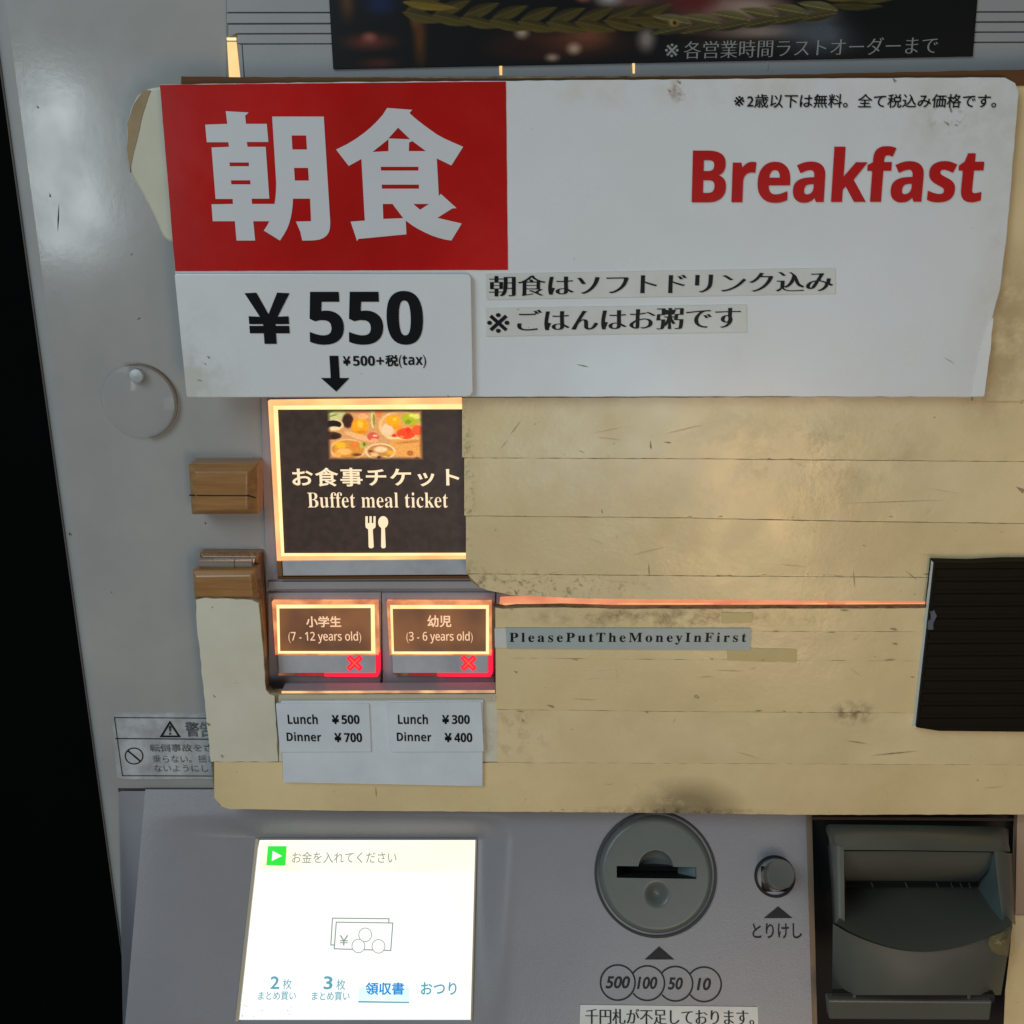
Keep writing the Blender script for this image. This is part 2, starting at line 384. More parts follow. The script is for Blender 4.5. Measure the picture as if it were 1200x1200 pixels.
M['strip'] = mat('label_tape', (0.70, 0.71, 0.68), 0.30, (0.60, 0.60, 0.55), 60, .7, bump2=.08, b2scale=60, specks=.08, speck_scale=400)
M['cliptape'] = mat('yellowing_clear_tape', (0.60, 0.56, 0.40), 0.25, bump2=.2, b2scale=70, alpha=0.35)
M['bluestrip'] = mat('blue_grey_label_tape', (0.42, 0.49, 0.49), 0.30, (0.36, 0.43, 0.43), 60, .7, bump2=.06, b2scale=60)
M['card'] = mat('white_card', (0.74, 0.80, 0.86), 0.30, (0.62, 0.68, 0.75), 50, .8, bump2=.12, b2scale=45)
M['silver'] = mat('silver_sticker', (0.62, 0.65, 0.66), 0.28, (0.36, 0.37, 0.38), 110, .95, metal=.15, bump2=.25, b2scale=60, rvar=.12)
M['clear'] = mat('clear_acrylic', (0.56, 0.56, 0.56), 0.08, alpha=0.20)
M['ring'] = mat('brown_disc_rim', (0.22, 0.15, 0.10), 0.3, alpha=0.75)
M['posterprint'] = mat('poster_print', (0.02, 0.02, 0.02), 0.30)
t = M['posterprint'].node_tree; a_ = t.nodes.new('ShaderNodeAttribute'); a_.attribute_name = 'print'; t.links.new(a_.outputs['Color'], t.nodes['Principled BSDF'].inputs['Base Color'])
M['postertext'] = mat('pale_outline_lettering', (0.24, 0.27, 0.26), 0.4)
M['backwall'] = mat('dark_room_wall', (0.0035, 0.0035, 0.0035), 0.9, (0.006, 0.006, 0.006), 3, .6, spec=0.1)
M['amber'] = emis('amber_light_frame', (1.0, 0.50, 0.19), 1.25, (0.80, 0.36, 0.14), 60)
M['ambersmall'] = emis('small_button_frame_light', (1.0, 0.40, 0.16), 0.85, (0.65, 0.20, 0.08), 130)
M['amberhi'] = emis('bright_amber_light', (1.0, 0.80, 0.38), 1.15, (1.0, 0.68, 0.28), 70)
M['ambergap'] = emis('amber_gap_light', (1.0, 0.56, 0.20), 0.95, (1.0, 0.66, 0.28), 60)
M['ambersoft'] = emis('dull_amber_leak', (0.10, 0.035, 0.02), 0.8, (0.35, 0.12, 0.05), 110)
M['leak'] = emis('amber_leak', (1.0, 0.52, 0.20), 0.9, (0.35, 0.13, 0.07), 75, base=(.4, .3, .2))
M['slit'] = emis('orange_slit_light', (0.80, 0.25, 0.13), 0.85, (0.95, 0.36, 0.18), 60)
M['insert'] = emis('dark_brown_insert', (0.030, 0.017, 0.013), 1.0, (0.020, 0.011, 0.008), 300, base=(0.03, 0.022, 0.02), rough=.35)
M['insert2'] = emis('brown_backlit_insert', (0.20, 0.078, 0.028), 1.0, (0.10, 0.040, 0.020), 45, base=(0.04, 0.03, 0.02), rough=.4)
M['glowtext'] = emis('backlit_lettering', (1.0, 0.78, 0.50), 0.95)
M['glowtext2'] = emis('backlit_lettering_small', (1.0, 0.62, 0.38), 0.9)
M['food'] = emis('backlit_photo', (1, 1, 1), 1.0, attr='print')
M['redled'] = emis('red_led', (1.0, 0.006, 0.035), 1.3)
M['redsoft'] = emis('red_led_spill', (0.50, 0.010, 0.022), 0.55, (0.9, 0.01, 0.03), 60)
M['xled'] = emis('orange_red_cross', (1.0, 0.09, 0.03), 1.0)
M['strip_plain'] = mat('grey_indicator_window', (0.52, 0.54, 0.58), 0.25, (0.38, 0.40, 0.45), 60, .9)
M['lcd'] = emis('lcd_white', (1.0, 1.0, 0.90), 0.95, (0.93, 1.0, 0.98), 14)
M['lcdhead'] = emis('lcd_cream_header', (1.0, 0.96, 0.70), 0.98, (1.0, 1.0, 0.84), 18)
M['lcdgreen'] = emis('lcd_green', (0.005, 0.76, 0.02), 0.95)
M['lcdgrey'] = emis('lcd_grey_text', (0.30, 0.33, 0.30), 0.8)
M['lcdteal'] = emis('lcd_teal_text', (0.12, 0.38, 0.48), 0.85)
M['lcdblue'] = emis('lcd_blue_text', (0.0, 0.24, 0.62), 0.95)
M['lcdtab'] = emis('lcd_pale_blue', (0.62, 0.92, 0.98), 1.0, (0.8, 1.0, 1.0), 40)
M['lcdtab2'] = emis('lcd_pale_green', (0.84, 1.0, 0.96), 1.0, (0.95, 1, 0.97), 40)
M['rim'] = mat('screen_rim', (0.50, 0.42, 0.30), 0.35)
M['screenframe'] = mat('screen_frame_grey', (0.16, 0.16, 0.165), 0.4)

# ---------------------------------------------------------------- setting
bw = mesh('background_wall', [(-3, 0.9, -2), (3, 0.9, -2), (3, 0.9, 2), (-3, 0.9, 2)], [(0, 1, 2, 3)], M['backwall']); bw['kind'] = 'structure'

# ---------------------------------------------------------------- the ticket machine
mc = thing('ticket_machine', 'off-white meal ticket vending machine with lit buttons, touch display and coin slot', 'vending machine', at(600, 1230, 0))
# cabinet: face, chamfered left edge, left side
xo = at(70, 633, 0).x; xf = at(91, 633, 0).x
zt, zb = 0.42, -0.45
prof = [(xo+0.0004, 0.55), (xo, 0.004)]
for k in range(7):
    a = math.pi/2*k/6; prof.append((xf-(xf-xo)*math.cos(a), 0.0075*(1-math.sin(a))-0.0))
prof.append((0.70, 0.0)); prof.append((0.70, 0.55))
nz = 2; V = []; Fs = []
for z in (zb, zt):
    V += [(x, y, z) for x, y in prof]
n = len(prof)
for i in range(n-1): Fs.append((i, i+1, n+i+1, n+i))
cab = mesh('cabinet', V, Fs, M['face'], mc, smooth=False)
for p in cab.data.polygons:
    if 1 <= p.index <= 7: p.use_smooth = True

# blank button covers at the top (real plates with gaps between them), dark backing behind
prism('cover_recess', [(265, -60), (1300, -60), (1300, 95), (265, 95)], 0.0001, 0.0003, M['seam'], mc)
for q in ([(265.5, -60), (1300, -60), (1300, 13), (265.5, 14.2)],
          [(265.5, 15.6), (1300, 14.6), (1300, 24.5), (265.5, 27.2)],
          [(267.5, 28.8), (1300, 26.3), (1300, 36.5), (277, 39), (267.5, 42.0)],
          [(278, 40.4), (1300, 38), (1300, 48.5), (278, 51)],
          [(284.0, 52.2), (1300, 50), (1300, 95), (287, 95)],
          [(278.2, 51.2), (283.2, 52.2), (286.2, 95), (281.8, 95)]):
    prism('blank_cover', q, 0.0002, 0.0016, M['cover'], mc, bev=0.0002)
prism('light_gap', [(266, 49), (276.5, 49), (281, 92), (268.5, 92)], 0.0002, 0.0012, M['ambergap'], mc)
prism('light_gap', [(265.5, 44), (276, 44), (276.2, 47), (265.8, 47)], 0.0002, 0.0012, M['amberhi'], mc)
prism('light_gap', [(585, 77), (588.5, 77), (588.5, 88), (585.5, 88)], 0.001, 0.0018, M['ambergap'], mc)
prism('light_gap', [(741, 74), (744, 74), (744, 86), (741.5, 86)], 0.001, 0.0018, M['ambergap'], mc)
prism('light_gap', [(898.5, 70), (901, 70), (900, 82), (898, 82)], 0.001, 0.0018, M['cover'], mc)

# button housing
prism('button_housing', [(305, 450), (700, 450), (700, 700), (312, 700)], 0.0, 0.0012, M['module'], mc, bev=0.0003)

def frame_ring(name, outer, inner, h0, h1, m, parent):
    return prism(name, outer, h0, h1, m, parent, holes=[inner], bev=0.0)
# large lit button
bb = prism('ticket_button', [(315, 468), (600, 466), (604, 680), (327, 681)], 0.0012, 0.0022, M['module'], mc, bev=0.0003)
frame_ring('light_frame', [(314, 470), (590, 467), (590, 655), (324.5, 657)], [(320, 475.5), (580, 473), (580, 651), (329.5, 652)], 0.002, 0.0052, M['amber'], bb)
frame_ring('light_guide', [(320, 475.5), (580, 473), (580, 653.5), (329.5, 654.5)], [(325, 480), (576, 479.5), (576, 648.5), (332.5, 649)], 0.002, 0.0048, M['amberhi'], bb)
prism('insert_card', [(324.5, 479.5), (577, 479), (577, 649), (332, 649.5)], 0.002, 0.0040, M['insert'], bb)
prism('indicator_window', [(330.5, 657), (590, 655), (590, 673.5), (331.5, 675)], 0.002, 0.0055, M['strip_plain'], bb, bev=.0004)
prism('button_lip', [(325, 676), (590, 674.5), (590, 678), (326, 679)], 0.002, 0.0050, M['brownedge'], bb)
prism('button_lip', [(324, 658), (329.6, 658), (331, 675.5), (326, 675.5)], 0.002, 0.0050, M['wood2'], bb)
prism('housing_ledge', [(314, 682), (620, 681), (620, 690), (314, 691)], 0.0012, 0.0032, M['cover'], mc, bev=.0005)
text('lettering', 'お食事チケット', (343, 548, 538.5, 570), 0.0042, M['glowtext'], bb, wx=.022, wy=.016, spacing=1.12)
text('lettering', 'Buffet meal ticket', (361, 577, 525, 595), 0.0042, M['glowtext'], bb, style='rb', wx=-.012, wy=-.004)
# fork and spoon
fk = [[(428.2, 605), (431, 605), (431, 616), (428.2, 616)], [(433, 605), (435.6, 605), (435.6, 616), (433, 616)], [(437.6, 605), (440.2, 605), (440.2, 616), (437.6, 616)],
      [(428.2, 613), (440.2, 613), (440, 618), (436.8, 620.5), (438, 641), (436, 642.5), (433.5, 642.5), (432, 641), (431.5, 620.5), (428.5, 618)]]
flat('fork_symbol', fk, 0.0042, M['glowtext'], bb)
el = [(449+5.9*math.cos(a), 612+7.2*math.sin(a)) for a in np.linspace(0, 2*math.pi, 20)[:-1]]
flat('spoon_symbol', [el, [(446.8, 617), (451, 617), (452, 641), (450.5, 642.5), (448, 642.5), (446.6, 641)]], 0.0042, M['glowtext'], bb)
def food(s, t):
    X, Y = s*150/1.0*0+s*900, t*470           # working in the close-up's units
    col = np.zeros(s.shape+(3,)); col[:] = (0.86, 0.60, 0.36)
    def e(cx, cy, rx, ry, c, soft=.12, rot=0):
        nonlocal col
        dx, dy = X-cx, Y-cy; ca, sa = math.cos(rot), math.sin(rot); x, y = dx*ca+dy*sa, -dx*sa+dy*ca
        d = np.sqrt((x/rx)**2+(y/ry)**2); a = np.clip((1-d)/soft, 0, 1)[..., None]; col = col*(1-a)+np.array(c)*a
    e(80, 40, 100, 70, (.80, .78, .50)); e(20, 20, 60, 12, (.35, .45, .15), .6, -.3); e(60, 50, 60, 8, (.40, .45, .2), .6, -.3)
    e(195, 100, 62, 80, (.24, .13, .08), .3); e(60, 140, 100, 55, (.98, .82, .58)); e(55, 135, 85, 42, (.12, .06, .04)); e(65, 170, 66, 20, (.98, .84, .62), .3); e(40, 240, 100, 40, (.30, .18, .10)); e(70, 245, 50, 30, (.18, .10, .06), .4)
    e(330, 20, 60, 40, (.92, .55, .38)); e(430, 60, 20, 120, (.88, .80, .50)); e(440, 90, 12, 60, (.55, .55, .18)); e(490, 30, 36, 40, (.93, .50, .26))
    e(300, 250, 160, 30, (.95, .70, .45), .2, .3); e(310, 150, 88, 84, (.98, .62, .08)); e(310, 130, 40, 50, (1.0, .75, .22), .5); e(340, 60, 55, 28, (.97, .68, .42)); e(320, 205, 70, 20, (.88, .50, .05), .6)
    e(430, 250, 60, 45, (.88, .35, .25)); e(440, 285, 40, 22, (.95, .65, .45)); e(450, 240, 30, 12, (1., .8, .65), .5)
    e(690, 150, 215, 150, (1.0, .80, .52)); e(690, 145, 195, 128, (.90, .62, .34)); e(760, 340, 190, 110, (.93, .63, .30)); e(760, 300, 180, 16, (.78, .48, .22), .7, -.1); e(700, 262, 180, 16, (1., .85, .6), .6)
    e(570, 180, 75, 75, (1.0, .80, .62), .4); e(620, 100, 75, 55, (1.0, .66, .05)); e(660, 160, 50, 30, (.98, .60, .08)); e(640, 85, 30, 20, (1, .8, .2), .6)
    e(790, 80, 100, 55, (.72, .72, .12)); e(760, 110, 40, 30, (.50, .62, .06), .5); e(850, 60, 60, 30, (.93, .86, .45), .5); e(800, 50, 40, 20, (.9, .9, .35), .5); e(820, 150, 50, 20, (.80, .60, .10), .5)
    e(740, 220, 95, 55, (.97, .28, .10)); e(850, 190, 60, 50, (.98, .35, .15)); e(760, 190, 30, 40, (1.0, .18, .05), .5); e(630, 240, 24, 16, (.9, .2, .1)); e(700, 250, 30, 12, (1, .55, .35), .5)
    e(190, 370, 180, 105, (1.0, .80, .55)); e(190, 368, 165, 92, (.85, .55, .20)); e(120, 330, 70, 40, (1., .72, .12), .5); e(150, 390, 90, 40, (1., .72, .36), .4); e(260, 330, 60, 45, (.93, .50, .18), .4); e(270, 420, 60, 20, (.45, .24, .14), .6); e(90, 420, 50, 30, (.98, .68, .3), .5)
    e(330, 330, 40, 32, (.75, .72, .30), .4); e(345, 320, 18, 24, (.40, .45, .05), .5)
    e(495, 390, 150, 84, (1.0, .84, .62)); e(495, 390, 132, 70, (.78, .52, .26)); e(500, 370, 80, 35, (1., .82, .6), .4); e(590, 400, 50, 25, (1., .68, .15), .5); e(440, 420, 50, 25, (.98, .75, .5), .5); e(480, 445, 22, 16, (.30, .18, .13), .4); e(400, 385, 30, 12, (.35, .2, .12), .5); e(540, 440, 30, 12, (.98, .75, .3), .5)
    e(775, 405, 36, 30, (.72, .40, .18), .3); e(840, 450, 30, 12, (.60, .30, .14), .5); e(870, 340, 14, 110, (.82, .5, .24), .7)
    n_ = rng.normal(0, .035, s.shape)[..., None]
    dd = np.minimum(np.minimum(s, 1-s)*150/6, np.minimum(t, 1-t)*60/4); k = np.clip(dd, .12, 1)[..., None]
    return (col*0.97+n_)*k+np.array((.20, .14, .11))*(1-k)
painted('food_photo', [(383, 480.5), (495, 480.5), (496.5, 539), (384.5, 539)], 150, 80, 0.0042, food, M['food'], bb)

# row of small buttons (lit frames), the ones to the right show only through the slit between the boards
def small_button(x, first, word=None, sub=None, wb=None, sb_=None, card=None, strip=None, outer=None, cross=None, guide=None):
    pl_ = prism('child_ticket_button' if word else 'covered_button', [(x, 695), (x+133, 694.5), (x+132.5, 808), (x+1.5, 808.5)], 0.0012, 0.0030, M['module'], mc, bev=.0005)
    if not word:
        pl_['label'] = 'button behind the boards, only its lit top edge shows through the slit'
        prism('light_frame', [(x+(4 if k == 0 else -1), 706.3 if k == 0 else 699), (x+133, 699), (x+133, 716), (x+(4 if k == 0 else -1), 716)], 0.0028, 0.0095, M['slit'], pl_)
        prism('light_guide', [(x+8, 707.2), (x+120, 707.0), (x+120, 708.4), (x+8, 709.6)], 0.009, 0.0099, M['slitcore'], pl_)
        return
    frame_ring('light_frame', outer, guide, 0.0028, 0.0058, M['ambersmall'], pl_)
    g2 = offset(ccw(card), 0.0)
    frame_ring('light_guide', guide, card, 0.0028, 0.0052, M['amberhi'], pl_)
    prism('insert_card', card, 0.0028, 0.0048, M['insert2'], pl_)
    text('lettering', word, wb, 0.0050, M['glowtext2'], pl_, wx=.02, wy=.02)
    text('lettering', sub, sb_, 0.0050, M['glowtext2'], pl_, style='s', wx=.012, wy=.004)
    prism('indicator_window', strip, 0.0028, 0.0056, M['strip_plain'], pl_, bev=.0003)
    xr = strip[1][0]; yb = strip[2][1]; xl = strip[3][0]
    # red LED edge: bright on the right side, fading left along the bottom
    prism('red_edge', [(xr+.5, 766), (xr+4.6, 765), (xr+4.8, 788), (xr+2.4, 793.2), (xr-1, 793.4), (xr-1.5, 789.6), (xr+.2, 788)], 0.0028, 0.0058, M['redled'], pl_)
    prism('red_edge', [(xr-60, 790.0), (xr-1, 789.6), (xr-1, 793.4), (xr-60, 792.6)], 0.0028, 0.0058, M['redled'], pl_)
    prism('red_edge', [(xr-92, 790.2), (xr-60, 790.0), (xr-60, 792.0), (xr-92, 791.4)], 0.0028, 0.0056, M['redsoft'], pl_)
    prism('lower_edge', [(xl-.5, 790.0), (xr-92, 790.2), (xr-92, 791.6), (xl, 791.6)], 0.0028, 0.0052, M['ambersoft'], pl_)
    cx, cy = cross; r = 7
    def bar(x0, y0, x1, y1, w_):
        L_ = math.hypot(x1-x0, y1-y0); nx, ny = -(y1-y0)/L_*w_, (x1-x0)/L_*w_
        return [(x0+nx, y0+ny), (x1+nx, y1+ny), (x1-nx, y1-ny), (x0-nx, y0-ny)]
    flat('cross_halo', [bar(cx-r-.5, cy-r-.5, cx+r+.5, cy+r+.5, 3.2), bar(cx-r-.5, cy+r+.5, cx+r+.5, cy-r-.5, 3.2)], 0.0058, M['redled'], pl_)
    flat('cross_light', [bar(cx-r+1, cy-r+1, cx+r-1, cy+r-1, .8), bar(cx-r+1, cy+r-1, cx+r-1, cy-r+1, .8)], 0.0060, M['xled'], pl_)
small_button(313.5, True, '小学生', '(7 - 12 years old)', (359, 722, 400, 735), (338.5, 740, 423.5, 754),
             [(327, 713), (434.5, 712.5), (435, 763.5), (328, 763.5)], [(325.5, 768), (440, 768), (440.5, 789), (326.5, 789)],
             [(318.5, 705.5), (442.5, 705.5), (444, 767.5), (322.5, 767.5)], (415.5, 777), [(323.5, 708.5), (439, 708.5), (440, 766.5), (325.5, 766.5)])
small_button(447.2, False, '幼児', '(3 - 6 years old)', (501, 721, 529, 735), (476.5, 740, 554, 754),
             [(460, 713.5), (569.5, 713.5), (569.5, 764), (461.5, 764)], [(459.5, 768), (572.5, 768), (572.2, 789), (460.5, 789)],
             [(453, 705.5), (576, 706), (576, 768), (456.5, 767.5)], (549, 777), [(457, 709), (573, 709), (573, 767), (459, 767)])
for k in range(5): small_button(581.5+134*k, False)
prism('light_leak', [(330, 809.8), (580, 808.6), (580, 812.0), (330, 812.6)], 0.0080, 0.0151, M['leak'], mc, side=M['module'])

# clear keyhole cover with screw
kc = lathe('keyhole_cover', FACE, 164, 470, [(0.0148, 0.0002), (0.0148, 0.0016), (0.0143, 0.0020), (0.001, 0.0020)], M['clear'], mc, n=64)
V = []; Fs = []; u0, v0 = FACE.uv(164, 470)
N_ = 40
for i in range(N_+1):
    a = math.radians(-80+185*i/N_); wdt = 0.00055*math.sin(math.pi*i/N_)+0.00003
    for r, h in ((0.0147-wdt*.2, .0021), (0.0150+wdt, .0021), (0.0150+wdt, 0.0001)): V.append(FACE.xyz(u0+r*math.cos(a), v0+r*math.sin(a), h))
for i in range(N_):
    for j in range(2): Fs.append((i*3+j, i*3+j+1, i*3+j+4, i*3+j+3))
mesh('cover_rim', V, Fs, M['ring'], kc)
lathe('screw', FACE, 163, 439, [(0.0029, .002), (0.0029, .0030), (0.0029, .0030), (0.0026, .0033), (0.0026, .0033), (0.0003, .0034)], M['steel'], kc, n=24)

# ---- sloping console
scr_top, scr_bot = 0.0085, 0.0015
def scr_d(y): t_ = min(max((y-985)/210, 0), 1); return scr_top*(1-t_)+scr_bot*t_
def bl_x(y): return 303-25*(y-985)/210 if y >= 984 else 303-(984-max(y, 956))*1.6
def br_x(y): return 557-6*(y-985)/210 if y >= 984 else 557
ys = sorted(set(list(range(925, 1300, 5))+[928, 957, 961, 967, 972, 977, 981, 983, 984, 986, 990]))
us = [('L', k/18) for k in range(19)]+[('C', k/24) for k in range(25)][1:]+[('R', (k/44)**1.25) for k in range(1, 45)]
V = []; Fs2 = []; cen = []
for y in ys:
    lx = 169-(y-940)*0.086; rx = 944.5+(y-960)*0.030; b_ = bl_x(y)-1.5; r_ = br_x(y)+1.5; D_ = scr_d(y)
    wt = min(max((y-956)/27, 0), 1); wt_s = wt*wt*(3-2*wt)*.6+wt*.4      # moulding above the display
    for g_, f in us:
        if g_ == 'L': X = lx+(b_-lx)*f; h = -D_*(f**1.6)*(wt_s if y < 984 else 1)*.95
        elif g_ == 'C': X = b_+(r_-b_)*f; h = -D_*wt_s
        else:
            X = r_+(rx-r_)*f; q = min(max((X-r_)/44, 0), 1); q = q*q*(3-2*q); h = -D_*wt_s*(1-q)
        V.append(SLOPE.at(X, y, h)); cen.append((X, y))
nu_ = len(us)
for j in range(len(ys)-1):
    for i in range(nu_-1):
        q4 = (j*nu_+i, (j+1)*nu_+i, (j+1)*nu_+i+1, j*nu_+i+1)
        xm = sum(cen[k][0] for k in q4)/4; ym = sum(cen[k][1] for k in q4)/4
        if 990 < ym < 1190 and bl_x(ym)+8 < xm < br_x(ym)-8: continue
        if math.hypot(xm-768.5, ym-1024.5) < 60 or math.hypot(xm-908, ym-1030) < 17: continue
        Fs2.append(q4)
con = mesh('console_panel', V, Fs2, M['panel'], mc, smooth=True)
# left bevel wall of the console, right edge, top groove
loft('console_side', [[(139+(y-927)*0.018, y, 0.0003), (141+(y-927)*0.016, y+0, 0.0022+max(0, 0.00009*(y-930)))]+[tuple([169-(y-940)*0.086-0.0, y, None])] for y in (927,)] if False else
     [[(139+(y-927)*0.018, y, 0.0003), (151+(y-927)*0.005, y, -(SLOPE.at(169-(y-940)*0.086, y, 0).y)*0.72), (169-(y-940)*0.086, y, -(SLOPE.at(169-(y-940)*0.086, y, 0).y)*0.995)] for y in (927, 940, 980, 1030, 1080, 1130, 1180, 1230)], M['panel'], mc)
prism('console_seam', [(138, 924.5), (300, 924.5), (300, 928), (139, 928)], 0.0, 0.0006, M['groove'], mc)
loft('console_edge', [[(944.5+(y-960)*0.03, y, -SLOPE.at(944.5, y, 0).y), (951.5+(y-960)*0.026, y, -SLOPE.at(944.5, y, 0).y-0.0015)] for y in (955, 1030, 1110, 1240)], M['paneledge'], mc, smooth=False)  # the edge's brown is a warm reflection put into its colour
loft('console_inner_side', [[(951.5+(y-960)*0.026, y, -SLOPE.at(944.5, y, 0).y-0.0015), (953+(y-960)*0.026, y, -0.03)] for y in (955, 1030, 1110, 1240)], M['dark'], mc, smooth=False)

# display
tl = SLOPE.xyz(*SLOPE.uv(303, 985, 0), -scr_top); tr = SLOPE.xyz(*SLOPE.uv(557, 985, 0), -scr_top)
bl = SLOPE.xyz(*SLOPE.uv(278, 1195, 0), -scr_bot); mid = (tl+tr)/2
SCR = Plane(mid, tr-tl, (tl-bl)*Vector((0, 1, 1)))
disp = prism('display', [(297, 979), (561, 980), (555, 1215), (271, 1215)], -0.006, -0.0006, M['screenframe'], mc, plane=SCR, bev=.0004)
prism('screen', [(303.5, 984.5), (557, 984.5), (551.5, 1195), (280.5, 1195)], -0.001, 0.0002, M['lcd'], disp, plane=SCR)
flat('header_band', [[(306, 985.5), (556, 985.5), (555, 1022), (304, 1020)]], 0.0004, M['lcdhead'], disp, plane=SCR)
prism('screen_rim', [(299.5, 983), (303, 983), (279.5, 1197), (275.5, 1197)], -0.001, 0.0012, M['rim'], disp, plane=SCR)
prism('screen_rim', [(557.2, 983), (558.8, 983), (553.4, 1197), (551.8, 1197)], -0.001, 0.0009, M['rim'], disp, plane=SCR)
prism('screen_rim', [(300, 982), (559, 982), (558.5, 984), (302, 984)], -0.001, 0.0009, M['screenframe'], disp, plane=SCR)
g = 0.0006
flat('play_square', [[(314, 991.5), (336, 991.5), (334.5, 1014.5), (312, 1014)]], g, M['lcdgreen'], disp, plane=SCR)
flat('play_arrow', [[(319.5, 997), (330.5, 1003), (318.5, 1009)]], g+.0002, M['lcd'], disp, plane=SCR)
text('lettering', 'お金を入れてください', (342, 998, 464.5, 1011.5), g, M['lcdgrey'], disp, plane=SCR, wx=.004, wy=.004)
flat('header_line', [[(304, 1020.6), (554, 1022.6), (554, 1023.3), (304, 1021.3)]], g, M['lcdhead'], disp, plane=SCR)
def ringp(cx, cy, rx, ry, w_, n=28):
    o_ = [(cx+rx*math.cos(a), cy+ry*math.sin(a)) for a in np.linspace(0, 2*math.pi, n+1)[:-1]]
    i_ = [(cx+(rx-w_)*math.cos(a), cy+(ry-w_)*math.sin(a)) for a in np.linspace(0, 2*math.pi, n+1)[:-1]]
    return o_, i_
def box_out(p, w_):
    c = ccw(p); return c, offset(c, -w_)
o1, i1 = box_out([(389, 1075.3), (456.5, 1076), (455, 1109), (387, 1108)], 1.3)
flat('banknote_outline', [o1], g, M['lcdgrey'], disp, plane=SCR, holes=[i1])
o1, i1 = box_out([(393.5, 1080), (461, 1081), (458.5, 1114.5), (391, 1112.5)], 1.3)
flat('banknote_fill', [o1], g+.0001, M['lcd'], disp, plane=SCR)
flat('banknote_outline', [o1], g+.0002, M['lcdgrey'], disp, plane=SCR, holes=[i1])
text('lettering', '¥', (397.5, 1096, 408, 1108), g+.0002, M['lcdgrey'], disp, plane=SCR)
for cx, cy in ((428, 1095.5), (420, 1108.5), (443.5, 1109)):
    o1, i1 = ringp(cx, cy, 8, 8.4, .9); flat('coin_fill', [o1], g+.0003 if cx != 428 else g+.0005, M['lcd'], disp, plane=SCR)
    flat('coin_outline', [o1], g+.0004 if cx != 428 else g+.0006, M['lcdgrey'], disp, plane=SCR, holes=[i1])
flat('screen_tab', [[(296, 1141), (350, 1143), (347, 1172), (292, 1171)]], g-.0001, M['lcdtab2'], disp, plane=SCR)
flat('screen_tab', [[(421, 1157), (480, 1158), (479, 1174), (420, 1173)]], g-.0001, M['lcdtab'], disp, plane=SCR)
flat('screen_tab', [[(420, 1173), (479.5, 1174), (479.3, 1175.6), (419.6, 1174.8)]], g, M['lcdteal'], disp, plane=SCR)
flat('screen_tab', [[(487, 1150), (545, 1152), (543, 1173), (486, 1171)]], g-.0001, M['lcdtab2'], disp, plane=SCR)
text('lettering', '2', (316.5, 1144, 327, 1159), g, M['lcdteal'], disp, plane=SCR, wx=.02, wy=.02)
text('lettering', '枚', (331, 1147, 341.5, 1159), g, M['lcdteal'], disp, plane=SCR, wx=.005, wy=.005)
text('lettering', 'まとめ買い', (302.5, 1162, 346.5, 1172), g, M['lcdteal'], disp, plane=SCR, wx=.01, wy=.01)
text('lettering', '3', (379, 1144, 389.5, 1159.5), g, M['lcdteal'], disp, plane=SCR, wx=.02, wy=.02)
text('lettering', '枚', (394, 1147.5, 404.5, 1160), g, M['lcdteal'], disp, plane=SCR, wx=.005, wy=.005)
text('lettering', 'まとめ買い', (365.5, 1162.5, 409.5, 1172.5), g, M['lcdteal'], disp, plane=SCR, wx=.01, wy=.01)
text('lettering', '領収書', (428, 1151, 473.5, 1166), g+.0001, M['lcdblue'], disp, plane=SCR, wx=.025, wy=.02)
text('lettering', 'おつり', (493, 1151, 535, 1166), g+.0001, M['lcdteal'], disp, plane=SCR, wx=.02, wy=.02)

dr_ = random.Random(5)
sp_ = []
for _ in range(16):
    x_ = 284+dr_.random()**2*60; y_ = 1192-dr_.random()**2.5*16; q_ = .3+dr_.random()*.35
    sp_.append([(x_-q_*1.6, y_), (x_, y_-q_), (x_+q_*1.4, y_), (x_, y_+q_)])
for k_, p_ in enumerate(sp_[:26]): pass
flat('screen_dust', sp_, g+.0003, mat('brown_dust', (.55, .50, .38), .8), disp, plane=SCR)['kind'] = 'stuff'

# coin slot: moulded disc as a height field with a real slot
cx, cy = 768.5, 1024.5; u0, v0 = SLOPE.uv(cx, cy, 0.002); R_ = abs(SLOPE.uv(838.0, cy, 0.002)[0]-SLOPE.uv(699.0, cy, 0.002)[0])/2
kx = R_/69.5                                   # metres per photo pixel on the disc
ring = lathe('coin_slot', SLOPE, cx, cy, [(R_*1.035, 0.0001), (R_*1.03, 0.0010), (R_*0.995, 0.0012), (R_*0.985, -0.0010), (R_*.97, -0.0010), (R_*.97, -0.014), (R_*.3, -0.014)], M['groove'], mc, n=72, h_at=0.001)
n = 131; V = []; keep = {}; Fs = []
def disc_h(x, y):
    r = math.hypot(x, y)/66.5
    h = 0.0030-0.0018*max(0, (r-0.90)/0.10)**2
    d1 = math.hypot(x-0.5, (y+22)/1.0)/15.5   # dimple below the slot
    if d1 < 1: h -= 0.0042*(math.cos(d1*math.pi)+1)/2*1.0
    d2 = math.hypot(x, y-7)/20
    if d2 < 1 and y > 7: h -= 0.0060*math.sqrt(max(0, 1-d2*d2))
    return h
sl = (-46, 47, -2, 13)
for j in range(n):
    for i in range(n):
        x = -66.5+133*i/(n-1); y = -66.5+133*j/(n-1); r = math.hypot(x, y)
        xx, yy = x, y
        if r > 66.5: xx, yy = x*66.5/r, y*66.5/r
        keep[i, j] = len(V); V.append(SLOPE.xyz(u0+xx*kx, v0+yy*kx, disc_h(xx, yy)))
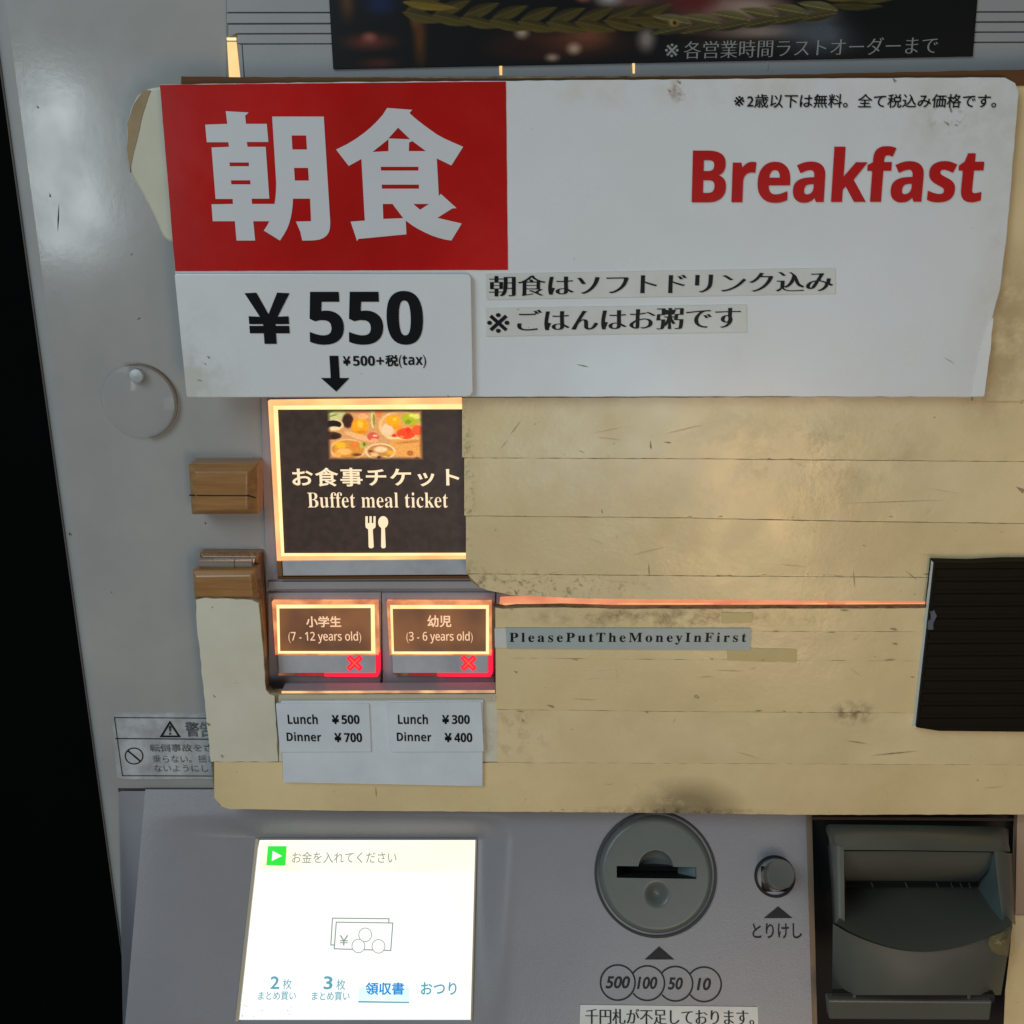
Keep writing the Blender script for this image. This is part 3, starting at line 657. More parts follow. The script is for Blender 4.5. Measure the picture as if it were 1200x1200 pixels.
for j in range(n-1):
    for i in range(n-1):
        x = -66.5+133*(i+.5)/(n-1); y = -66.5+133*(j+.5)/(n-1)
        if math.hypot(x, y) > 67.3: continue
        if sl[0] < x < sl[1] and sl[2]-2 < y < sl[3]-4: continue
        Fs.append((keep[i, j], keep[i+1, j], keep[i+1, j+1], keep[i, j+1]))
mesh('slot_disc', V, Fs, M['disc'], ring, smooth=True)
def slab(name, x0, x1, y0, y1, h0, h1, m, parent):
    V = [SLOPE.xyz(u0+x*kx, v0+y*kx, h) for h in (h0, h1) for x, y in ((x0, y0), (x1, y0), (x1, y1), (x0, y1))]
    return mesh(name, V, [(0, 1, 2, 3), (0, 1, 5, 4), (1, 2, 6, 5), (2, 3, 7, 6), (3, 0, 4, 7)], m, parent)
slab('slot_pocket', -46, 47, -3, 9.5, -0.012, 0.0029, M['dark'], ring)
V = [SLOPE.xyz(u0+x*kx, v0+y*kx, h) for x, y, h in ((29, -2.6, -.006), (46.6, -2.6, .0024), (46.6, 9, .0024), (29, 9, -.006))]
mesh('slot_ramp', V, [(0, 1, 2, 3)], M['teal'], ring)
# coin return knob
kb = lathe('return_knob_collar', SLOPE, 908, 1027, [(0.0090, 0.0001), (0.0088, 0.0010), (0.0080, 0.0012), (0.0077, -0.001), (0.001, -0.001)], M['dark'], mc, n=40)
AK = math.radians(43); KN = Plane(SLOPE.at(908, 1027, 0), (math.cos(.10), math.sin(.10), 0), (0, math.sin(AK), math.cos(AK)))
lathe('return_knob', KN, 908, 1027, [(0.0061, -0.003), (0.0061, 0.0094), (0.0061, 0.0094), (0.0056, 0.0101), (0.0056, 0.0101), (0.0030, 0.0097), (0.0005, 0.0096)], M['chrome'], kb, n=48)
flat('arrow_mark', [[(895, 1076), (929, 1076), (912, 1062)]], 0.0002, M['ink'], mc, plane=SLOPE)
text('lettering', 'とりけし', (882, 1082, 940, 1100), 0.0002, M['ink'], mc, plane=SLOPE, wx=.014, wy=.014)
flat('arrow_mark', [[(755.5, 1124.5), (790.5, 1124.5), (772.5, 1109)]], 0.0002, M['ink'], mc, plane=SLOPE)
for i, (x, s_, w_) in enumerate(((724, '500', 29), (758.5, '100', 24), (791.5, '50', 18), (825, '10', 17))):
    o1, i1 = ringp(x, 1151.5+i*.7, 21.2, 21.6, 1.9, 40)
    if i < 3:                                   # the next ring overlaps this one
        pass
    if i > 0: # cut the part lying under the previous ring
        px_ = (724, 758.5, 791.5)[i-1]
        keepo = [p for p in o1]
        def arc(r_, cut): return [(x+r_*math.cos(a), 1151.5+i*.7+r_*math.sin(a)) for a in np.linspace(-math.pi+cut, math.pi-cut, 40)]
        cut = math.acos(min(1, ((x-px_)/2)/21.2))
        poly = arc(21.2, cut)+arc(19.3, cut)[::-1]
        flat('coin_ring', [poly], 0.0002, M['ink'], mc, plane=SLOPE)
    else: flat('coin_ring', [o1], 0.0002, M['ink'], mc, plane=SLOPE, holes=[i1])
    text('lettering', s_, (x-w_/2, 1144+i*.7, x+w_/2, 1158.5+i*.7), 0.0002, M['ink'], mc, plane=SLOPE, wx=.028, wy=.022, shear=.2)

# ---- bill acceptor in its dark recess
ba = prism('bill_acceptor_recess', [(952, 940), (1195, 940), (1195, 1260), (952, 1260)], 0.0003, 0.0012, M['dark'], mc)
bl_ = mc
# right surround
loft('recess_frame', [[(1190, 930, .006), (1194, 930, .008), (1270, 930, .008)], [(1188, 962, .006), (1192, 964, .009), (1270, 964, .009)], [(1184, 1072, .02), (1190, 1072, .022), (1280, 1072, .022)]], M['paneledge'], mc, smooth=False)
loft('recess_frame', [[(1186, 1072.5, .02), (1280, 1072.5, .022)], [(1184, 1110, .026), (1280, 1110, .028)], [(1178, 1160, .030), (1280, 1160, .032)], [(1174, 1260, .04), (1280, 1260, .042)]], M['beige'], mc, smooth=False)
loft('recess_frame', [[(950, 957, .003), (1196, 958.5, .003)], [(952, 960.5, .006), (1193, 962, .006)]], M['paneledge'], mc)
acc = loft('bill_acceptor', [ # top hood
    [(968, 968, .008), (972, 966, .014), (1075, 967, .016), (1176, 969, .014), (1182, 972, .008)],
    [(968, 974, .014), (975, 973, .020), (1075, 974, .022), (1176, 976, .020), (1182, 980, .014)],
    [(971, 982, .018), (979, 982, .026), (1075, 982, .028), (1173, 984, .026), (1182, 988, .018)],
    [(973, 996, .022), (982, 996, .031), (1075, 996.5, .033), (1168, 998, .031), (1184, 998, .022)]], M['accept'], mc)
loft('side_cheek', [[(970, 990, .012), (973.5, 990, .026), (978, 990, .0305), (989, 994, .0305)], [(974, 1040, .018), (977, 1040, .034), (980, 1040, .038), (989.5, 1040, .038)],
                    [(976, 1082, .022), (979, 1082, .042), (981, 1082, .0455), (990, 1084, .0455)]], M['accept'], acc)
loft('side_cheek', [[(989, 996, .0305), (990.5, 997, .014)], [(989.5, 1040, .038), (991.5, 1040, .008)], [(990, 1084, .0455), (991, 1084, .030)]], M['dark'], acc, smooth=False)
loft('side_cheek', [[(1165, 996, .0305), (1168, 996, .0305), (1182, 1000, .026), (1188, 1000, .008)], [(1170, 1040, .038), (1173, 1040, .038), (1184, 1042, .034), (1190, 1042, .012)],
                    [(1175, 1080, .0455), (1178, 1080, .0455), (1186, 1082, .042), (1191, 1084, .018)]], M['accept'], acc)
loft('inner_side', [[(1165, 998, .0302), (1158, 1020, .020)], [(1170, 1040, .0378), (1146, 1041, .010)], [(1175, 1080, .0452), (1160, 1064, .030)]], M['teal'], acc, smooth=False)
rows = []
for k in range(9):
    a = k/8*math.pi*0.5; y = 997.5+34.5*k/8
    d = 0.0285-0.0035*(k/8)-0.012*(k/8)**4; rows.append([(989, y, d), (1060, y, d), (1166-22*(k/8)**2, y+1.5, d)])
loft('roller_hood', rows, M['accept'], acc)
loft('bill_slot', [[(989, 1031, .0110), (1150, 1033, .0110)], [(989, 1044, .006), (1152, 1045, .006)]], M['dark'], acc)
for x in (1020, 1060, 1096, 1113, 1124, 1134):
    loft('slot_tooth', [[(x, 1034, .0102), (x+1.6, 1034, .0102)], [(x+3, 1041, .0102), (x+4.6, 1041, .0102)]], M['accept'], acc)
rows = []
for k in range(11):
    t_ = k/10; r = []
    for i in range(15):
        s_ = i/14; x0_ = 990+(980-990)*max(0, (t_-.55)/.45); x1_ = 1147+(1187-1147)*t_**0.85
        ybot = 1082+33*math.sin(math.pi*s_)**0.85
        y = 1040*(1-t_)+ybot*t_; r.append((x0_+(x1_-x0_)*s_, y, .009+.041*t_**0.9 + .003*math.sin(math.pi*s_)*t_))
    rows.append(r)
loft('bill_tongue', rows, M['accept'], acc)
rows = []
for k in range(9):
    t_ = k/8; r = []
    for i in range(15):
        s_ = i/14; xl = 976-1*t_; xr = 1187-14*t_
        ytop = 1082.5+33*math.sin(math.pi*s_)**0.85; y = ytop*(1-t_)+1166*t_
        bulge = math.sin(math.pi*s_)**.35
        r.append((xl+(xr-xl)*s_, y, .0488+.003*math.sin(math.pi*s_)+ (.004*math.sin(t_*math.pi*.5))*bulge - .012*(1-bulge)*(.3+t_) - .0005))
    rows.append(r)
loft('lower_body', rows, mat('worn_olive_plastic', (0.10, 0.105, 0.088), 0.5, (0.08, 0.085, 0.07), 25, .8, spec=.35), acc)
prism('exit_slot', [(976, 1164), (1166, 1165.5), (1165, 1175), (975, 1173)], 0.045, 0.0475, M['dark'], acc)
for x in (1001, 1135): prism('slot_tooth', [(x-2, 1166), (x+2.5, 1166), (x+1, 1174), (x-.5, 1174)], 0.046, 0.0485, M['accept'], acc)
prism('lower_lip', rounded([(970, 1172.5), (1163, 1174), (1160, 1196), (972, 1195)], 2), 0.046, 0.050, M['accept'], acc, bev=.0008)

# ---------------------------------------------------------------- poster
po = thing('poster', 'dark glossy poster with gold laurel leaves and a pale outlined line of writing', 'poster', at(765, 78, 0.0025))
def poster(s, t):
    # s, t over the visible poster; work in photo pixels
    X = 385+s*760; Y = -25+t*105
    col = np.zeros(s.shape+(3,)); col[:] = (.055, .05, .045)
    def e(cx, cy, rx, ry, c, soft=.8, rot=0):
        nonlocal col
        dx, dy = X-cx, Y-cy; ca, sa = math.cos(rot), math.sin(rot); x, y = dx*ca+dy*sa, -dx*sa+dy*ca
        a = np.clip((1-np.sqrt((x/rx)**2+(y/ry)**2))/soft, 0, 1)[..., None]; col = col*(1-a)+np.array(c)*a
    e(405, 5, 14, 30, (.30, .20, .12)); e(445, 8, 30, 20, (.08, .14, .28)); e(430, 50, 45, 14, (.36, .18, .15)); e(430, 45, 12, 8, (.55, .32, .27)); e(490, 40, 12, 60, (.33, .20, .08)); e(484, 20, 8, 20, (.42, .28, .12))
    e(440, 75, 35, 10, (.28, .13, .10)); e(660, 55, 110, 26, (.28, .16, .11)); e(690, 45, 40, 22, (.42, .25, .18)); e(610, 62, 50, 18, (.16, .09, .07)); e(612, 42, 12, 10, (.62, .56, .50)); e(674, 62, 12, 10, (.66, .56, .48)); e(648, 72, 12, 7, (.60, .5, .44)); e(760, 52, 16, 22, (.50, .46, .45))
    e(740, 5, 60, 22, (.36, .26, .24)); e(715, 2, 22, 14, (.60, .60, .60)); e(685, 2, 14, 8, (.60, .36, .30))
    e(850, 20, 100, 40, (.42, .28, .26)); e(880, 15, 60, 20, (.58, .50, .46)); e(900, 45, 80, 14, (.50, .44, .41)); e(810, 8, 40, 16, (.36, .14, .13)); e(970, 48, 75, 36, (.30, .33, .36)); e(960, 25, 40, 14, (.36, .36, .36)); e(1060, 20, 90, 70, (.045, .045, .045), .5)
    e(1140, 30, 60, 60, (.05, .05, .05), .4); e(860, 60, 80, 8, (.20, .16, .15))
    # laurel: pairs of pointed leaves along two drooping branches
    def leaf(x0, y0, x1, y1, wd, c, hi):
        nonlocal col
        L_ = math.hypot(x1-x0, y1-y0); ux, uy = (x1-x0)/L_, (y1-y0)/L_
        a = ((X-x0)*ux+(Y-y0)*uy)/L_; b = (-(X-x0)*uy+(Y-y0)*ux)
        wid = wd*np.clip(np.sin(np.pi*np.clip(a, 0, 1)**.8), 0, 1)
        k = np.clip((wid-np.abs(b))/1.3+.2, 0, 1)[..., None]*((a > 0) & (a < 1))[..., None]
        sh = np.clip(.5+b/(wd*2+1e-6)*1.0, 0, 1)[..., None]
        vein = np.clip(1-np.abs(b+wd*.15)/1.1, 0, 1)[..., None]
        cc = np.array(c)*(0.75+.55*sh)+np.array(hi)*vein*.5
        col = col*(1-k)+cc*k
    gold = (.25, .22, .10); hi = (.20, .17, .07)
    for i in range(9):
        x = 470+i*34; y = 2+16*math.sin(min(1, i/6)*1.4)+(-(i-6)*.0)
        y = 20+10*math.sin((i-1)/7*math.pi*.8)
        leaf(x+4, y, x+50, y-16, 7.5, gold, hi); leaf(x, y+1, x+52, y+13, 7.0, (.27, .24, .10), hi)
    leaf(735, 28, 775, 27, 7, gold, hi)
    leaf(470, 6, 540, 14, 6, (.40, .33, .12), hi)
    for i in range(6):
        x = 985-i*34; y = 20+3.5*min(i, 4)
        leaf(x, y, x-50, y-10, 7, (.33, .31, .20), (.45, .38, .16)); leaf(x, y+2, x-52, y+12, 6.5, (.25, .23, .14), (.35, .30, .12))
    leaf(985, 10, 1068, 3, 6, (.26, .24, .12), hi); leaf(975, 14, 1040, 16, 6, (.22, .20, .10), hi); leaf(960, 2, 1020, -8, 12, (.30, .26, .10), hi)
    def ge(cx, cy): 
        e(cx, cy, 8, 6, (.60, .48, .25), .7); e(cx+1, cy, 3, 3, (.10, .08, .05), .5)
    ge(792, 33)
    return col + rng.normal(0, .006, s.shape)[..., None]
prism('poster_backing', [(384, -30), (1148, -32), (1140, 66), (390.5, 81)], 0.0018, 0.0024, M['black'], po)
painted('poster_picture', [(385, -30), (1147, -32), (1139.5, 65.5), (391, 80.5)], 560, 80, 0.0026, poster, M['posterprint'], po)
text('lettering', '※', (779, 51, 795, 67), 0.0028, M['postertext'], po)
text('lettering', '各営業時間ラストオーダーまで', (801, 48.5, 1098, 69), 0.0028, M['postertext'], po, dy=-6, wx=.006, wy=-.014)

# ---------------------------------------------------------------- upper board
def Y(x, pts):
    return float(np.interp(x, [p[0] for p in pts], [p[1] for p in pts]))
ub = thing('upper_cover_board', 'large yellowed board covering the upper buttons, taped in horizontal bands, behind the breakfast sign', 'board', at(880, 700, 0.006))
seams = [[(540, 466), (1300, 464)], [(540, 536.5), (850, 538), (1300, 542)], [(540, 604.5), (800, 607), (1000, 611), (1300, 615)], [(540, 672.5), (820, 675), (1300, 678)]]
bot_u = [(560, 688), (575, 693), (600, 698), (640, 700), (700, 702.0), (820, 703.0), (1000, 704.5), (1300, 706)]
edge_l = [(541, 466), (543, 520), (545, 600), (547.5, 660), (550, 680)]
bp = [(212, 91), (1300, 86)] + [(x, y) for x, y in bot_u[::-1]] + edge_l[::-1] + [(541, 410), (230, 400), (210, 300)]
bo = prism('board', bp, 0.006, 0.0130, M['boardbase'], ub, bev=.0006)
prism('wood_edge', rough([(212, 89.5), (600, 92), (900, 88), (1300, 79), (1300, 100), (212, 102)], .4, 14, 3), 0.0128, 0.0150, M['brownedge'], ub, bev=.0003)
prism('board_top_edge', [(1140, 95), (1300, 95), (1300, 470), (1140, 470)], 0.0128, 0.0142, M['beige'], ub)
rows_ = [(seams[0], seams[1], 'beige'), (seams[1], seams[2], 'beige2'), (seams[2], seams[3], 'beige'), (seams[3], bot_u, 'beige2')]
for k, (a_s, b_s, mm) in enumerate(rows_):
    xl = [541.5, 544, 546, 551][k]; r_ = random.Random(k)
    xs_ = list(np.arange(xl+(12 if k == 3 else 0), 1300, 9))
    top = [(x, Y(x, a_s)+.25+r_.uniform(-.25, .30)) for x in xs_]; bot = [(x, Y(x, b_s)-.25+r_.uniform(-.38, .25)) for x in xs_]
    if k == 3: top = [(xl-3, Y(xl, a_s)+.5)]+top; bot = bot
    px_ = [(x, y) for x, y in top]+bot[::-1]
    if k < 3: px_ = rough([top[0], bot[0]], .7, 6, k)[1:1]+px_
    prism('tape_strip', px_, 0.0128, 0.0133+0.00012*(k % 2), M[mm], ub, bev=.00008)
prism('tape_strip', [(541.5, 440), (1300, 440), (1300, 463.2), (541.5, 465.2)], 0.0128, 0.0134, M['beige'], ub)
flp = [(188, 101), (176, 103), (163, 108), (154, 122), (147.5, 145), (147.5, 175), (152, 203), (163, 222), (172, 238), (184, 262), (190, 278), (200, 285), (215, 287), (215, 101)]
fl = prism('board_corner', rough(rounded(flp, 8, 3), .25, 9, 5), 0.0002, 0.0110, M['flap'], ub, bev=.0010)
prism('worn_patch', rough([(168, 106), (177, 106), (168, 130), (161, 160), (155, 185), (152.5, 202), (149, 175), (149.5, 145), (156, 123)], 0.5, 8, 6), 0.010, 0.0112, M['flapworn'], fl)

def marks(name, lines, h, m, parent, plane=FACE):
    """thin scratches and scuffs: each (x0, y0, x1, y1, width) a tapering sliver"""
    ps = []
    for x0, y0, x1, y1, w_ in lines:
        L_ = math.hypot(x1-x0, y1-y0)+1e-6; nx, ny = -(y1-y0)/L_*w_/2, (x1-x0)/L_*w_/2
        mx_, my_ = (x0+x1)/2+ny*2, (y0+y1)/2-nx*2
        ps.append([(x0, y0), (mx_+nx, my_+ny), (x1, y1), (mx_-nx, my_-ny)])
    o = flat(name, ps, h, m, parent, plane=plane); o['kind'] = 'stuff'; return o
M['scuff'] = mat('brown_scuff', (0.44, 0.35, 0.19), 0.45, (0.16, 0.12, 0.07), 700, .9)
M['scuffpale'] = mat('faint_crease', (0.64, 0.53, 0.29), 0.4)
sr = random.Random(11)
marks('scuff', [(612, 491, 596, 512, .6), (596, 514, 586, 527, .5), (762, 516, 763, 527, 2.2), (777, 518, 787, 519, 1.6), (686, 531, 678, 528, 1), (760, 660, 761, 676, 1.5), (705, 596, 706, 602, 1.5), (602, 690, 606, 697, 3),
      (1190, 570, 1200, 576, 6), (985, 590, 1110, 586, .7), (1060, 668, 1075, 680, 1.2), (1000, 668, 1002, 690, 1)]+
      [(x, y, x+sr.uniform(2, 9), y+sr.uniform(-.5, .5), sr.uniform(.5, 1.3)) for x, y in [(sr.uniform(555, 1180), sr.choice([537, 605.5, 673.5])+sr.uniform(-1, 1)) for _ in range(18)]], .01352, M['scuff'], ub)
marks('crease', [(x, y, x+sr.uniform(-50, 50), y+sr.uniform(-14, 14), sr.uniform(.5, 1.0)) for x, y in [(sr.uniform(590, 1150), sr.uniform(475, 690)) for _ in range(14)]], .01351, M['scuffpale'], ub)
marks('paint_chip', [(69, 238, 67.5, 272, 1.6), (43, 123, 45, 127, 2), (58, 226, 59, 231, 2), (80.5, 623, 82, 627, 2.5), (240, 558, 241, 541, 1.2), (297, 535, 298.5, 538, 2.5), (240, 611, 241, 614, 2), (160, 375, 165, 372, 1.2), (152, 300, 156, 297, 1), (130, 693, 131, 694.5, 1.5)], .00012, M['groove'], mc)

# ---------------------------------------------------------------- lower board with its left arm
lb = thing('lower_cover_board', 'yellowed taped board below the glowing slit, with a whitish arm at its left', 'board', at(740, 950, 0.006))
top_l = [(578, 711), (584, 712), (592, 713.5), (605, 712), (660, 711.2), (720, 713.0), (820, 713.0), (1000, 712.6), (1300, 711)]
outl = [(229, 702), (240, 700.5), (296, 702), (303.5, 706), (306, 722), (309, 760), (312.5, 808), (318, 812), (580, 812.5), (580.5, 790), (579.5, 745)] + top_l + \
       [(1300, 955), (950, 956), (700, 953), (400, 951), (268, 949), (256, 944), (250, 930), (246, 890), (240, 830), (234, 770), (230, 730)]
prism('board', outl, 0.0112, 0.0150, M['boardbase'], lb, bev=.0010)
arm = rough([(229.5, 703), (241, 701.3), (295, 703), (302.5, 707), (305, 724), (308, 762), (311.5, 809), (316, 814), (322, 816), (326, 893), (246.5, 893), (240.5, 830), (234.5, 770), (230.5, 730)], .55, 8, 9)
prism('tape_strip', arm, 0.0148, 0.0156, M['beigewhite'], lb, bev=.0002)
s5 = [(575, 739), (1300, 741)]; s6 = [(575, 771), (800, 773), (1300, 776)]; s7 = [(240, 833), (590, 831.5), (800, 834), (1300, 837)]; s8 = [(240, 893), (640, 894), (1300, 897)]
bot_l = [(252, 935), (256, 944), (268, 948.3), (400, 950.3), (700, 952.3), (950, 955.2), (1300, 954.3)]
def band(xl, a_s, b_s, mm, k, gap=.4, x2=1300):
    r_ = random.Random(30+k); xs_ = list(np.arange(xl, x2, 9))+[x2]
    top = [(x, Y(x, a_s)+gap+r_.uniform(-.25, .3)) for x in xs_]; bot = [(x, Y(x, b_s)-gap+r_.uniform(-.3, .25)) for x in xs_]
    return prism('tape_strip', top+bot[::-1], 0.0148, 0.0153+0.0001*(k % 3), M[mm], lb, bev=.00008)
band(580.5, [(p[0], p[1]+.6) for p in top_l], s5, 'beige', 0, .1)
band(581, s5, s6, 'beige2', 1, .05); band(581, s6, s7, 'beige', 2, .1)
band(327, [(240, 814), (580, 813.5)], [(240, 893), (583, 893)], 'beigewhite', 3, .2, 583)
band(583, s7, s8, 'beige2', 4, .15); band(251, s8, bot_l, 'beige', 5, .15)
prism('tape_patch', rough([(852, 759), (934, 761), (933, 776), (853, 774)], .5, 9, 11), .0152, .01575, M['beigepatch'], lb)
prism('tape_patch', rough([(846, 718), (882, 718), (881, 729), (846, 730)], .5, 9, 12), .0152, .01575, M['beigepatch'], lb)
prism('tape_patch', rough([(683, 786), (722, 784), (724, 795), (684, 796)], .9, 5, 13), .0152, .01575, M['beige2'], lb)

marks('scuff', [(1018, 886, 1078, 880, 1.0), (990, 868, 1018, 872, .8), (1042, 737, 1052, 738, 2), (1045, 754, 1052, 755, 2), (612, 842, 613, 845, 3), (602, 787, 606, 788, 2), (440, 921, 441, 935, 1), (640, 826, 650, 829, 2.5), (1066, 793, 1072, 794, 1), (240, 846, 246, 850, 3), (258, 884, 261, 887, 3), (249, 814, 252, 817, 2)]+
      [(x, y, x+sr.uniform(3, 14), y+sr.uniform(-.6, .6), sr.uniform(.5, 1.2)) for x, y in [(sr.uniform(590, 1060), sr.choice([715, 740, 772.5, 833.5, 950])+sr.uniform(-1.5, 1.5)) for _ in range(22)]], .01582, M['scuff'], lb)
marks('crease', [(x, y, x+sr.uniform(-45, 45), y+sr.uniform(-12, 12), sr.uniform(.5, 1.0)) for x, y in [(sr.uniform(600, 1150), sr.uniform(780, 940)) for _ in range(14)]], .01581, M['scuffpale'], lb)

# ---------------------------------------------------------------- signs
bs = thing('breakfast_sign', 'wide white laminated breakfast sign with a red field at its left, across the upper board', 'sign', at(690, 465, 0.018))
sg_ = [(187, 99), (400, 96), (594, 94.5), (900, 92), (1150, 90.5), (1178, 91), (1190, 97), (1194, 108), (1190, 160), (1180, 280), (1172, 340), (1163, 372), (1160, 410), (1152.5, 465.5), (900, 465), (560, 465.3), (225, 460), (212, 400), (205, 318), (195, 200)]
prism('sign_sheet', rough(sg_, .35, 12, 21), 0.0165, 0.0180, M['paper'], bs, bev=.0003)
prism('red_field', rough([(187.3, 99.3), (592.8, 95.6), (595.3, 316.3), (205.2, 317.8)], .15, 14, 22), 0.0178, 0.0182, M['red'], bs)
prism('laminate_highlight', rough([(1164, 372), (1161, 410), (1153.5, 464.5), (1138, 464.8), (1146, 420), (1156, 385)], .5, 9, 23), 0.0178, 0.01825, M['paper2'], bs, bev=.0001)  # paler strip that paints the highlight on the curled laminate edge
def zc(pts, ox, oy, k=6.318): return [(ox+x/k, oy+y/k) for x, y in pts]
L1 = [(218,128),(388,138),(362,162),(368,222),(522,222),(534,356),(374,356),(380,392),(514,392),(541,776),(410,776),(413,815),(600,815),(600,943),(422,943),(436,1086),(298,1086),(286,943),(122,943),(113,818),(272,815),(270,778),(143,778),(113,397),(242,392),(238,358),(78,358),(66,228),(230,222)]
R1 = [(562,168),(944,168),(992,950),(990,990),(983,1022),(968,1046),(945,1065),(915,1078),(880,1084),(835,1086),(785,1086),(770,1020),(738,945),(850,943),(843,776),(716,776),(714,820),(708,872),(700,915),(688,960),(672,1000),(650,1040),(620,1086),(500,1012),(525,975),(545,935),(562,890),(575,840),(584,790),(590,730),(592,660)]
H1 = [[(246,508),(390,508),(390,536),(248,536)], [(257,640),(400,640),(402,670),(260,670)], [(706,308),(814,308),(820,412),(712,412)], [(724,548),(828,548),(834,642),(730,642)]]
flat('red_field_character', [zc(L1, 230, 110), zc(R1, 230, 110)], 0.0184, M['white'], bs, holes=[zc(h, 230, 110) for h in H1])
R2 = [(402,104),(588,118),(568,142),(600,172),(640,205),(700,250),(770,300),(825,330),(880,355),(965,392),(878,530),(770,478),(785,756),(800,740),(916,846),(885,848),(775,918),(860,938),(955,960),(878,1086),(828,1078),(780,1065),(730,1048),(680,1025),(635,1002),(590,975),(540,938),(545,1040),(190,1074),(180,1090),(132,946),(237,938),(212,482),(118,534),(24,412),(110,370),(172,332),(230,290),(283,246),(330,200),(370,155)]
H2 = [[(484,250),(572,336),(412,330)], [(412,336),(412,424),(294,430)], [(563,424),(565,360),(590,350),(690,424)], [(355,540),(634,540),(634,568),(357,568)], [(362,672),(638,672),(638,702),(364,702)], [(370,815),(442,815),(522,920),(374,926)], [(596,815),(712,815),(646,858)]]
flat('red_field_character', [zc(R2, 390, 110)], 0.0184, M['white'], bs, holes=[zc(h, 390, 110) for h in H2])
text('breakfast_lettering', 'Breakfast', (809, 172, 1149, 238), 0.0184, M['redtext'], bs, style='sb', dy=-1, wx=.016, wy=.004, shear=-.03)
text('note_lettering', '※', (860, 112.5, 872, 124.5), 0.0184, M['black'], bs, wx=.004, wy=.002)
text('note_lettering', '2歳以下は無料。全て税込み価格です。', (875, 110, 1167, 126.5), 0.0184, M['black'], bs, wx=.010, wy=.010)

marks('scuff', [(1113, 122, 1115, 132, 3), (1106, 142, 1112, 146, 3), (1118, 146, 1122, 147, 2), (793, 95, 797, 97, 3), (782, 104, 785, 107, 3), (675, 427, 690, 430, 1.5), (1105, 418, 1120, 427, .8), (1046, 91, 1049, 95, 4)], .0183, M['scuff'], bs)
pc = thing('price_card', 'white price card for 550 yen with a black down arrow, under the red field', 'card', at(385, 466, 0.019))
prism('card_sheet', rounded([(204, 321), (552, 321), (554.5, 465), (218.5, 466)], [3, 6, 9, 3]), 0.0182, 0.0205, M['paper'], pc, bev=.0004)
text('price_lettering', '¥', (291, 343, 343, 403), 0.0208, M['black'], pc, style='sb', wx=.045, wy=.022)
text('price_lettering', '550', (363.5, 341, 496.5, 404), 0.0208, M['black'], pc, style='sb', wx=.014, wy=.004)
flat('arrow_mark', [[(386, 417), (396.5, 417), (398, 443), (409.5, 443), (394, 459), (376, 443), (387.5, 443)]], 0.0208, M['black'], pc)
text('tax_lettering', '¥', (402, 417.5, 411, 428.5), 0.0208, M['black'], pc, wx=.045, wy=.03)
text('tax_lettering', '500', (414, 417, 439.5, 428.8), 0.0208, M['black'], pc, style='sb', wx=.012)
flat('tax_lettering', [[(441, 422), (450, 422), (450, 424), (441, 424)], [(444.5, 418.5), (446.5, 418.5), (446.5, 427.5), (444.5, 427.5)]], 0.0208, M['black'], pc)
text('tax_lettering', '税', (451.5, 416, 467, 429.5), 0.0208, M['black'], pc, wx=.035, wy=.02)
text('tax_lettering', '(tax)', (467.5, 416, 499.5, 431.5), 0.0208, M['black'], pc, style='sb')

marks('scuff', [(242, 417, 245, 419, 3), (239, 425, 241, 427, 2), (230, 445, 236, 446, 1.5), (524, 463, 526, 465, 2.5)], .0207, M['scuff'], pc)
l1 = thing('label_strip', 'clear printed strip about soft drinks, upper of two strips on the breakfast sign', 'label', at(770, 345, 0.0182), 'printed strips on the breakfast sign')
prism('strip_tape', [(569, 321), (979, 314), (979, 344), (570, 351)], 0.0180, 0.0184, M['strip'], l1)
text('lettering', '朝食はソフトドリンク込み', (573, 323.5, 976, 347.5), 0.0187, M['black'], l1, dy=-6, wx=.030, wy=-.016)
l2 = thing('label_strip', 'clear printed strip about rice porridge, lower and shorter strip on the breakfast sign', 'label', at(720, 390, 0.0182), 'printed strips on the breakfast sign')
prism('strip_tape', [(569, 361), (875, 357), (875, 389), (570, 394)], 0.0180, 0.0184, M['strip'], l2)
text('lettering', '※', (571, 367, 597, 390), 0.0187, M['black'], l2, wx=.0, wy=.0)
text('lettering', 'ごはんはお粥です', (606, 363.5, 867, 388.5), 0.0187, M['black'], l2, dy=-4, wx=.030, wy=-.016)

l3 = thing('label_strip', 'blue-grey printed tape asking for money first, below the slit', 'label', at(740, 760, 0.016))
prism('strip_tape', [(592.5, 736), (880, 736.5), (879, 762), (594, 760)], 0.0156, 0.0160, M['bluestrip'], l3)
prism('clear_overlay', [(579.5, 736.5), (592.5, 736.3), (594, 759.5), (580, 759)], 0.0156, 0.0160, M['strip'], l3)
text('lettering', 'PleasePutTheMoneyInFirst', (597, 741.5, 874, 755.5), 0.0162, M['black'], l3, style='rb', spacing=1.35)

